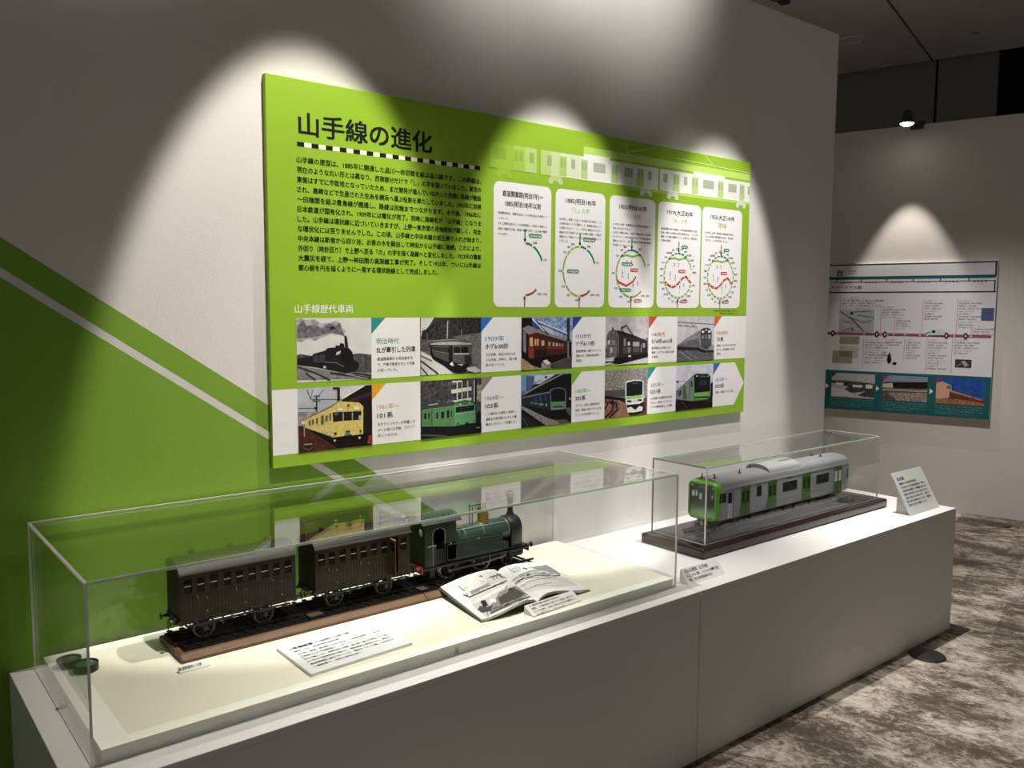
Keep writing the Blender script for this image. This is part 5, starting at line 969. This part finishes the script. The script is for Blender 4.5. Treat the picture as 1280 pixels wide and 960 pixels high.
# roof gear
m = MB(); ax0, ax1 = U(969.5, 596, 1, SY+.012).x-.045, U(1005.8, 587, 1, SY+.012).x-.035
ac = [(EY-.062, ZE+.008), (EY-.062, ZE+.016)]+[(EY-.062*math.cos(math.pi*i/12), ZE+.018+.032*math.sin(math.pi*i/12)**.8) for i in range(1, 12)]+[(EY+.062, ZE+.016), (EY+.062, ZE+.008)]
m.prism(ac, 0, ax0, ax1, mat('roof_unit', 'A2A2A4', .4)); au = m.build('air_conditioner', et, smooth=True)
m = MB(); zt3 = lambda y: ZE+.018+.032*max(0, 1-((y-EY)/.062)**2)**.42+.0006
for q in range(7):
    x = ax0+(ax1-ax0)*(.58+q*.055); ya, yb = EY-.052, EY-.020
    m.add([(x, ya, zt3(ya)), (x+.007, ya, zt3(ya)), (x+.007, yb, zt3(yb)), (x, yb, zt3(yb))], [(0, 1, 2, 3)], mat('grille_black', '2A2B2C', .6))
    m.add([(x, yb, zt3(yb)), (x+.007, yb, zt3(yb)), (x+.007, EY-.004, zt3(EY)), (x, EY-.004, zt3(EY))], [(0, 1, 2, 3)], MC['grille_black'])
m.build('grille', au, recalc=False)
m = MB(); m.box(ax0-.03, ax1+.03, SY+.006, SY+.008, ZE+.0035, ZE+.0065, MC['silver_edge']); m.build('roof_rail', et)
for (px, py, yy, h_) in ((876.5, 604, EY+.022, .018), (893, 606, EY-.022, .018), (924, 600, EY-.02, .018), (937, 594, EY+.03, .014), (1014, 578, EY+.03, .012), (1025, 580, EY-.01, .012)):
    p = U(px, py, 1, yy); x = max(p.x, 2.262); zr = ZE+(ZK-ZE)*max(0, 1-((yy-EY)/.072)**2)**.4; m = MB(); m.box(x-.008, x+.008, yy-.006, yy+.006, zr-.002, zr+.002, BLACK); m.cyl((x, yy, zr+.001), (x, yy, zr+h_), .0028, BLACK, 8, .0022); m.build('roof_antenna', et)

# ================================================================== open book
bk = thing('open_book', 'open picture book with black and white train illustrations leaning on the base', 'book', (1.19, -.42, SZ))
Bt = [(.935, -.558, .6560), (.962, -.566, .6600), (1.000, -.572, .6680), (1.035, -.574, .6760), (1.073, -.573, .6815), (1.105, -.570, .6825), (1.135, -.567, .6770), (1.153, -.564, .6650)]
Tt = [(.971, -.284, .6770), (1.010, -.282, .6830), (1.052, -.280, .6890), (1.095, -.278, .6930), (1.135, -.276, .6940), (1.180, -.272, .6920), (1.210, -.268, .6850), (1.226, -.266, .6740)]
Br = [(1.153, -.564, .6650), (1.170, -.561, .6750), (1.197, -.558, .6820), (1.235, -.558, .6810), (1.270, -.558, .6750), (1.310, -.558, .6660), (1.350, -.558, .6590), (1.386, -.557, .6550)]
Tr = [(1.226, -.266, .6740), (1.240, -.264, .6820), (1.270, -.263, .6860), (1.305, -.262, .6850), (1.340, -.261, .6815), (1.380, -.260, .6770), (1.420, -.258, .6715), (1.457, -.257, .6670)]
GR = ['EFEEEC', 'CFCECC', '8E8D8C', '4A4948', '232222', 'A05050', 'DCDAD6']; GM = [ink(c) for c in GR]
def inside(p, poly):
    c = False; j = len(poly)-1
    for i in range(len(poly)):
        a, b = poly[i], poly[j]
        if (a[1] > p[1]) != (b[1] > p[1]) and p[0] < (b[0]-a[0])*(p[1]-a[1])/(b[1]-a[1])+a[0]: c = not c
        j = i
    return c
def near(p, pl, w):
    for a, b in zip(pl, pl[1:]):
        dx, dy = b[0]-a[0], b[1]-a[1]; t = max(0, min(1, ((p[0]-a[0])*dx+(p[1]-a[1])*dy)/(dx*dx+dy*dy))); 
        if (p[0]-a[0]-dx*t)**2+(p[1]-a[1]-dy*t)**2 < w*w: return True
    return False
ARTL = [(6, [(180, 300), (300, 430), (330, 400), (550, 290), (700, 340), (440, 195), (340, 210)]), (1, [(350, 290), (480, 225), (530, 250), (400, 310)]), (2, [(270, 345), (410, 290), (430, 300), (290, 365)]), (5, [(335, 240), (352, 226), (375, 238)]), (1, [(290, 440), (380, 400), (520, 320), (560, 290), (700, 345), (725, 378), (500, 485), (390, 530)]),
 (2, [(440, 420), (470, 385), (490, 350), (560, 320), (620, 300), (700, 370), (560, 450), (430, 500)]), (3, [(480, 390), (550, 350), (570, 320), (610, 325), (680, 362), (620, 400), (500, 440)]), (4, [(352, 418), (372, 405), (390, 412), (410, 450), (375, 462)]), (3, [(330, 480), (345, 452), (400, 455), (440, 440), (430, 490), (360, 500)]), (0, [(420, 400), (460, 395), (470, 420), (430, 430)])]
LINL = [(3, [(300, 372), (318, 365)], 6), (3, [(350, 350), (368, 343)], 6), (3, [(400, 330), (418, 323)], 6), (3, [(450, 308), (468, 300)], 6), (3, [(500, 288), (518, 281)], 6), (2, [(220, 330), (300, 300), (400, 255), (500, 215)], 1.5), (2, [(330, 320), (345, 350)], 2), (2, [(360, 310), (375, 335)], 2), (2, [(390, 298), (405, 322)], 2), (3, [(440, 240), (452, 262)], 2.5), (3, [(465, 230), (477, 252)], 2.5), (3, [(490, 222), (502, 244)], 2.5), (4, [(450, 470), (700, 385)], 2.5), (2, [(480, 480), (700, 400)], 3), (3, [(530, 340), (545, 300)], 3), (3, [(230, 370), (270, 385), (400, 330), (540, 268)], 5), (4, [(180, 300), (250, 350), (262, 380)], 2.5), (3, [(420, 240), (510, 220), (540, 250)], 4), (3, [(470, 215), (520, 245)], 4), (2, [(300, 350), (420, 280)], 3), (3, [(430, 500), (600, 420), (720, 380)], 6), (4, [(560, 330), (600, 318)], 4), (2, [(115, 345), (170, 370), (185, 385)], 2), (4, [(400, 480), (410, 530)], 2)]
ARTR = [(1, [(580, 265), (640, 220), (720, 195), (830, 185), (940, 220), (900, 245), (760, 232), (650, 262), (620, 300)]), (2, [(740, 165), (835, 152), (900, 190), (935, 215), (880, 212), (800, 190), (730, 180)]), (6, [(640, 300), (760, 240), (960, 240), (1060, 300), (800, 330), (690, 350)]), (1, [(560, 190), (600, 160), (640, 160), (650, 195), (600, 215)])]
LINR = [(1, [(560, 195), (600, 240)], 2), (3, [(640, 240), (655, 232), (672, 226)], 2.5), (3, [(690, 222), (715, 215)], 2.5), (3, [(740, 212), (770, 209)], 2.5), (3, [(800, 208), (825, 209)], 2.5), (3, [(850, 212), (875, 216)], 2.5), (2, [(600, 300), (650, 272), (700, 252), (780, 238)], 2), (2, [(660, 340), (740, 310), (860, 300), (960, 305)], 1.5), (2, [(700, 175), (760, 165), (830, 160)], 2), (2, [(580, 270), (640, 225), (720, 196), (830, 188), (935, 222)], 4), (3, [(600, 290), (660, 255), (760, 228), (860, 232), (930, 230)], 3), (2, [(640, 315), (700, 275), (800, 250), (900, 245)], 2.5), (3, [(625, 270), (665, 245)], 3), (3, [(690, 230), (720, 220)], 3), (5, [(700, 325), (760, 300), (870, 280)], 2), (3, [(660, 175), (690, 180)], 4), (2, [(545, 170), (610, 210)], 2), (2, [(780, 215), (850, 222)], 5)]
def page(name, B_, T_, art, lines, lab):
    nu, nv = 84, 64; m = MB(); V = []
    def at(L_, u): k = min(int(u*7), 6); f = u*7-k; a, b = Vector(L_[k]), Vector(L_[k+1]); return a.lerp(b, f)
    for i in range(nu+1):
        a, b = at(B_, i/nu), at(T_, i/nu)
        for j in range(nv+1): V.append(a.lerp(b, j/nv))
    o = len(m.v); m.v += [tuple(v) for v in V]; ks = [m.mi(g) for g in GM]
    for i in range(nu):
        for j in range(nv):
            c = (V[i*(nv+1)+j]+V[(i+1)*(nv+1)+j+1])/2; px, py = proj(c); p = ((px-540)*5.818, (py-680)*5.818); g = 0
            for q, pl in art:
                if inside(p, pl): g = q
            for q, pl, w in lines:
                if near(p, pl, w): g = q
            m.f.append([i*(nv+1)+j, (i+1)*(nv+1)+j, (i+1)*(nv+1)+j+1, i*(nv+1)+j+1]); m.m.append(ks[g])
    ob = m.build(name, bk, smooth=True, recalc=False); tag(ob, lab)
    # paper block beneath
    m = MB(); nB = 28
    P = [(at(B_, k/nB), at(T_, k/nB)) for k in range(nB+1)]; th = lambda k: .007*(1-.2*k/nB)
    vs = []
    for k, (a, b) in enumerate(P):
        lo = lambda v: Vector((v.x, v.y, max(v.z-.0085, .6492)))
        vs += [a-Z1*.0003, b-Z1*.0003, lo(b), lo(a)]
    fs = [(4*k+q, 4*(k+1)+q, 4*(k+1)+(q+1) % 4, 4*k+(q+1) % 4) for k in range(nB) for q in range(4)]+[(0, 1, 2, 3), (4*nB+3, 4*nB+2, 4*nB+1, 4*nB)]
    m.add(vs, fs, mat('paper_edges', 'D8D2C2', .8)); m.build('page_block', bk)
page('left_page', Bt, Tt, ARTL, LINL, 'left page with a train photograph and a drawing'); page('right_page', Br, Tr, ARTR, LINR, 'right page with a grey drawing of a curving train')
m = MB(); CV = mat('book_cover', '3E4A4C', .4)
c0, c1 = Vector((.931, -.562, .6475)), Vector((.966, -.279, .6695)); s0, s1 = Vector((1.153, -.567, .6475)), Vector((1.228, -.262, .6705)); e0, e1_ = Vector((1.391, -.561, .6475)), Vector((1.462, -.253, .6590))
for a, b, c, d in ((c0, c1, s1, s0), (s0, s1, e1_, e0)):
    up_ = Z1*.0016; m.add([a, b, c, d, a+up_, b+up_, c+up_, d+up_], [(0, 1, 2, 3), (4, 5, 6, 7), (0, 1, 5, 4), (1, 2, 6, 5), (2, 3, 7, 6), (3, 0, 4, 7)], CV)
m.build('cover', bk)

# ================================================================== labels and captions
def wedge(name, lab, x0, x1, yf, yb, z0, zf, zb_, lines, hs, Wf=.86, grp=None, cap0=.75, off=0, ygap=None, rot=0.0):
    """tilted caption block: top face rises from zf (front) to zb_ (back)"""
    t = thing(name, lab, 'label', ((x0+x1)/2, (yf+yb)/2, z0), grp); m = MB(); m.prism([(yf, z0), (yb, z0), (yb, zb_), (yf, zf)], 0, x0, x1, WHITE); m.build('block', t, bevel=.0008, seg=1)
    e2 = Vector((0, yb-yf, zb_-zf)); Ls = e2.length; e2.normalize(); nrm = X1.cross(e2).normalized(); 
    m = MB(); O = Vector((x0+(x1-x0)*(1-Wf)/2, yf, zf))+nrm*.0004+e2*(Ls*cap0)
    for i, s in enumerate(lines): txt(m, s, O-e2*(i*hs[1]), X1, e2, hs[0] if i else hs[2], INK, (x1-x0)*Wf*(1 if i and i < len(lines)-1 else .72), .006, res=1)
    m.build('lettering', t, recalc=False); t.rotation_euler.z = rot
    return t
pl = thing('caption_plate', 'large white caption board with black Japanese text lying in front of the steam train', 'label', (.523, -.475, SZ))
A_, B_, C_, D_ = Vector((.362, -.590, SZ)), Vector((.678, -.576, SZ)), Vector((.690, -.368, SZ)), Vector((.362, -.375, SZ)); up_ = Z1*.0085
m = MB(); m.add([A_, B_, C_, D_, A_+up_, B_+up_, C_+up_, D_+up_], [(0, 1, 2, 3), (4, 5, 6, 7), (0, 1, 5, 4), (1, 2, 6, 5), (2, 3, 7, 6), (3, 0, 4, 7)], mat('caption_board', 'ECEDF0', .6)); m.build('board', pl, bevel=.0005, seg=1)
cx_, cy_ = (B_-A_).normalized(), (D_-A_).normalized(); m = MB(); zo = Z1*.0089
txt(m, '1号機関車（150形）1871年', A_+zo+cy_*.172+cx_*.025, cx_, cy_, .0155, INK, .185, .02); txt(m, '縮尺1/24　鉄道博物館所蔵', A_+zo+cy_*.152+cx_*.025, cx_, cy_, .011, INK, .14, .006, res=1)
for i, s in enumerate(['1872年、新橋〜横浜間に日本で初めての鉄道が開業し、1871年', 'に製造された1号機関車は、イギリスのバルカン・ファンドリー', '社から輸入され、開業当時の新橋〜横浜間で運行を開始。その後', '1911年まで国有鉄道で使われ、島原鉄道に譲渡された。現在は', '鉄道博物館に展示されている、客車は「マッチ箱」と呼ばれた', '二軸客車で、木製の車体を持つ。']):
    txt(m, s, A_+zo+cy_*(.128-.0195*i)+cx_*.025, cx_, cy_, .0118, INK, .262 if i < 5 else .15, .010, res=1)
m.build('lettering', pl, recalc=False)
wedge('caption_block', 'small white caption block in front of the open book', 1.083, 1.300, -.618, -.576, SZ, SZ+.004, SZ+.026, ['図：開業当時の新橋〜横浜間を走る列車を描いた', '図版。1号機関車の牽引する客車の様子が', 'わかる資料。当時の車両の形式や構造など', 'を紹介している。'], (.0098, .0128, .0098), rot=.06, cap0=.74)
wedge('name_block', 'tiny white name block at the left foot of the steam train base', .104, .186, -.362, -.345, SZ, SZ+.003, SZ+.014, ['鉄道開業時の列車'], (.009, .01, .0105), cap0=.3, Wf=1.0)
# tent card by the commuter train
wedge('name_card', 'grey white tilted name card between the two cases', 1.772, 1.985, -.668, -.628, H, H+.001, H+.048, ['E235系電車（山手線）', 'E235系 1/20模型', '所蔵：東日本旅客鉄道株式会社'], (.0125, .0165, .0165), cap0=.68, Wf=.86)
# sign on an easel foot at the end of the plinth
sg = thing('sign_stand', 'grey tilted sign with Japanese text on the far end of the plinth', 'sign', (3.55, -.64, H))
P1 = Vector((3.401, -.676, H+.001)); P2 = Vector((3.704, -.676, H+.001)); hgt = .189
bkv = Vector((0, .104, hgt)); m = MB(); nb = X1.cross(bkv).normalized(); m.obox(P1, P2-P1, bkv, -nb*.005, mat('sign_grey', 'D6D8D6', .55)); sb = m.build('board', sg, bevel=.0008, seg=1)
for xq in (P1.x+.012, P2.x-.03):
    m = MB(); m.prism([(-.668, H), (-.600, H), (-.600, H+.075), (-.622, H+.088)], 0, xq, xq+.004, mat('sign_foot', 'BDB8B2', .6)); m.build('easel_foot', sg)
e2 = bkv.normalized(); m = MB(); Ls = bkv.length
def sl(s, f, h, Wd, mt=INK, b=.02): txt(m, s, P1+e2*(Ls*f)+X1*.028+nb*.0006, X1, e2, h, mt, Wd, b, res=1)
sl('E235系', .80, .021, .066); sl('車両　', .705, .012, .04, mat('sign_ink', '555', .6) if False else INK); txt(m, '山手線新型通勤車両', P1+e2*(Ls*.705)+X1*.078+nb*.0006, X1, e2, .013, ink('6FA03C'), .12, .02, res=1)
for i, s in enumerate(['2015年から走る最新型車両。車内の', '広告を映す画面や、荷物棚の高さなど', '乗客の声を取り入れて設計された。', '正面の緑は山手線の色で、扉にも', '同じ緑の帯が使われており、模型も', '実車と同じ色で再現している。']): sl(s, .615-.083*i, .0130, .245 if i < 5 else .19, b=.012)
m.build('lettering', sg, recalc=False)

# ------------------------------------------------------------------ two round gauges in the corner of the long case
def gauge(x, y, r, h, lab):
    t = thing('round_gauge', lab, 'gauge', (x, y, SZ), 'round gauges in the case corner')
    m = MB(); m.lathe((x, y, SZ), [(0, 0), (r, 0), (r, h), (r*.9, h), (r*.9, h-.004), (0, h-.004)], 2, mat('gauge_black', '1B1F1B', .35), 28); m.build('housing', t, smooth=True)
    m = MB(); m.lathe((x, y, SZ), [(0, h-.0036), (r*.88, h-.0036)], 2, mat('gauge_face', '5F6C60', .25, coat=.8), 24); f = m.build('dial', t)
    m = MB(); m.obox((x-.001, y, SZ+h-.0034), (.002, 0, 0), (.6*r, .5*r, 0), (0, 0, .0008), mat('needle', 'C9CEC6', .4)); m.build('needle', t)
gauge(-.108, -.128, .030, .020, 'black round gauge nearer the wall, half behind the other gauge'); gauge(-.080, -.185, .031, .020, 'black round gauge in front of its twin, by the left corner of the case')

# ------------------------------------------------------------------ floor fittings
fo = Vector((3.32, -.822, 0))
m = MB(); m.lathe((fo.x, fo.y, 0), [(0, .012), (.055, .011), (.075, .008), (.080, .002), (.080, 0)], 2, mat('floor_cap_black', '1C1A18', .5), 32); tag(m.build('floor_outlet', smooth=True), 'round black floor outlet cover beside the white plinth', 'floor outlet')
f2 = U(1250, 652.5, 2, .006)
m = MB(); m.lathe((f2.x-.085, f2.y-.03, 0), [(0, .008), (.070, .008), (.078, .004), (.080, 0)], 2, mat('floor_cap_brown', '2B251F', .5), 32); tag(m.build('floor_outlet', smooth=True), 'round brown floor outlet cover at the foot of the far partition', 'floor outlet')
bpy.data.objects.remove(_to)
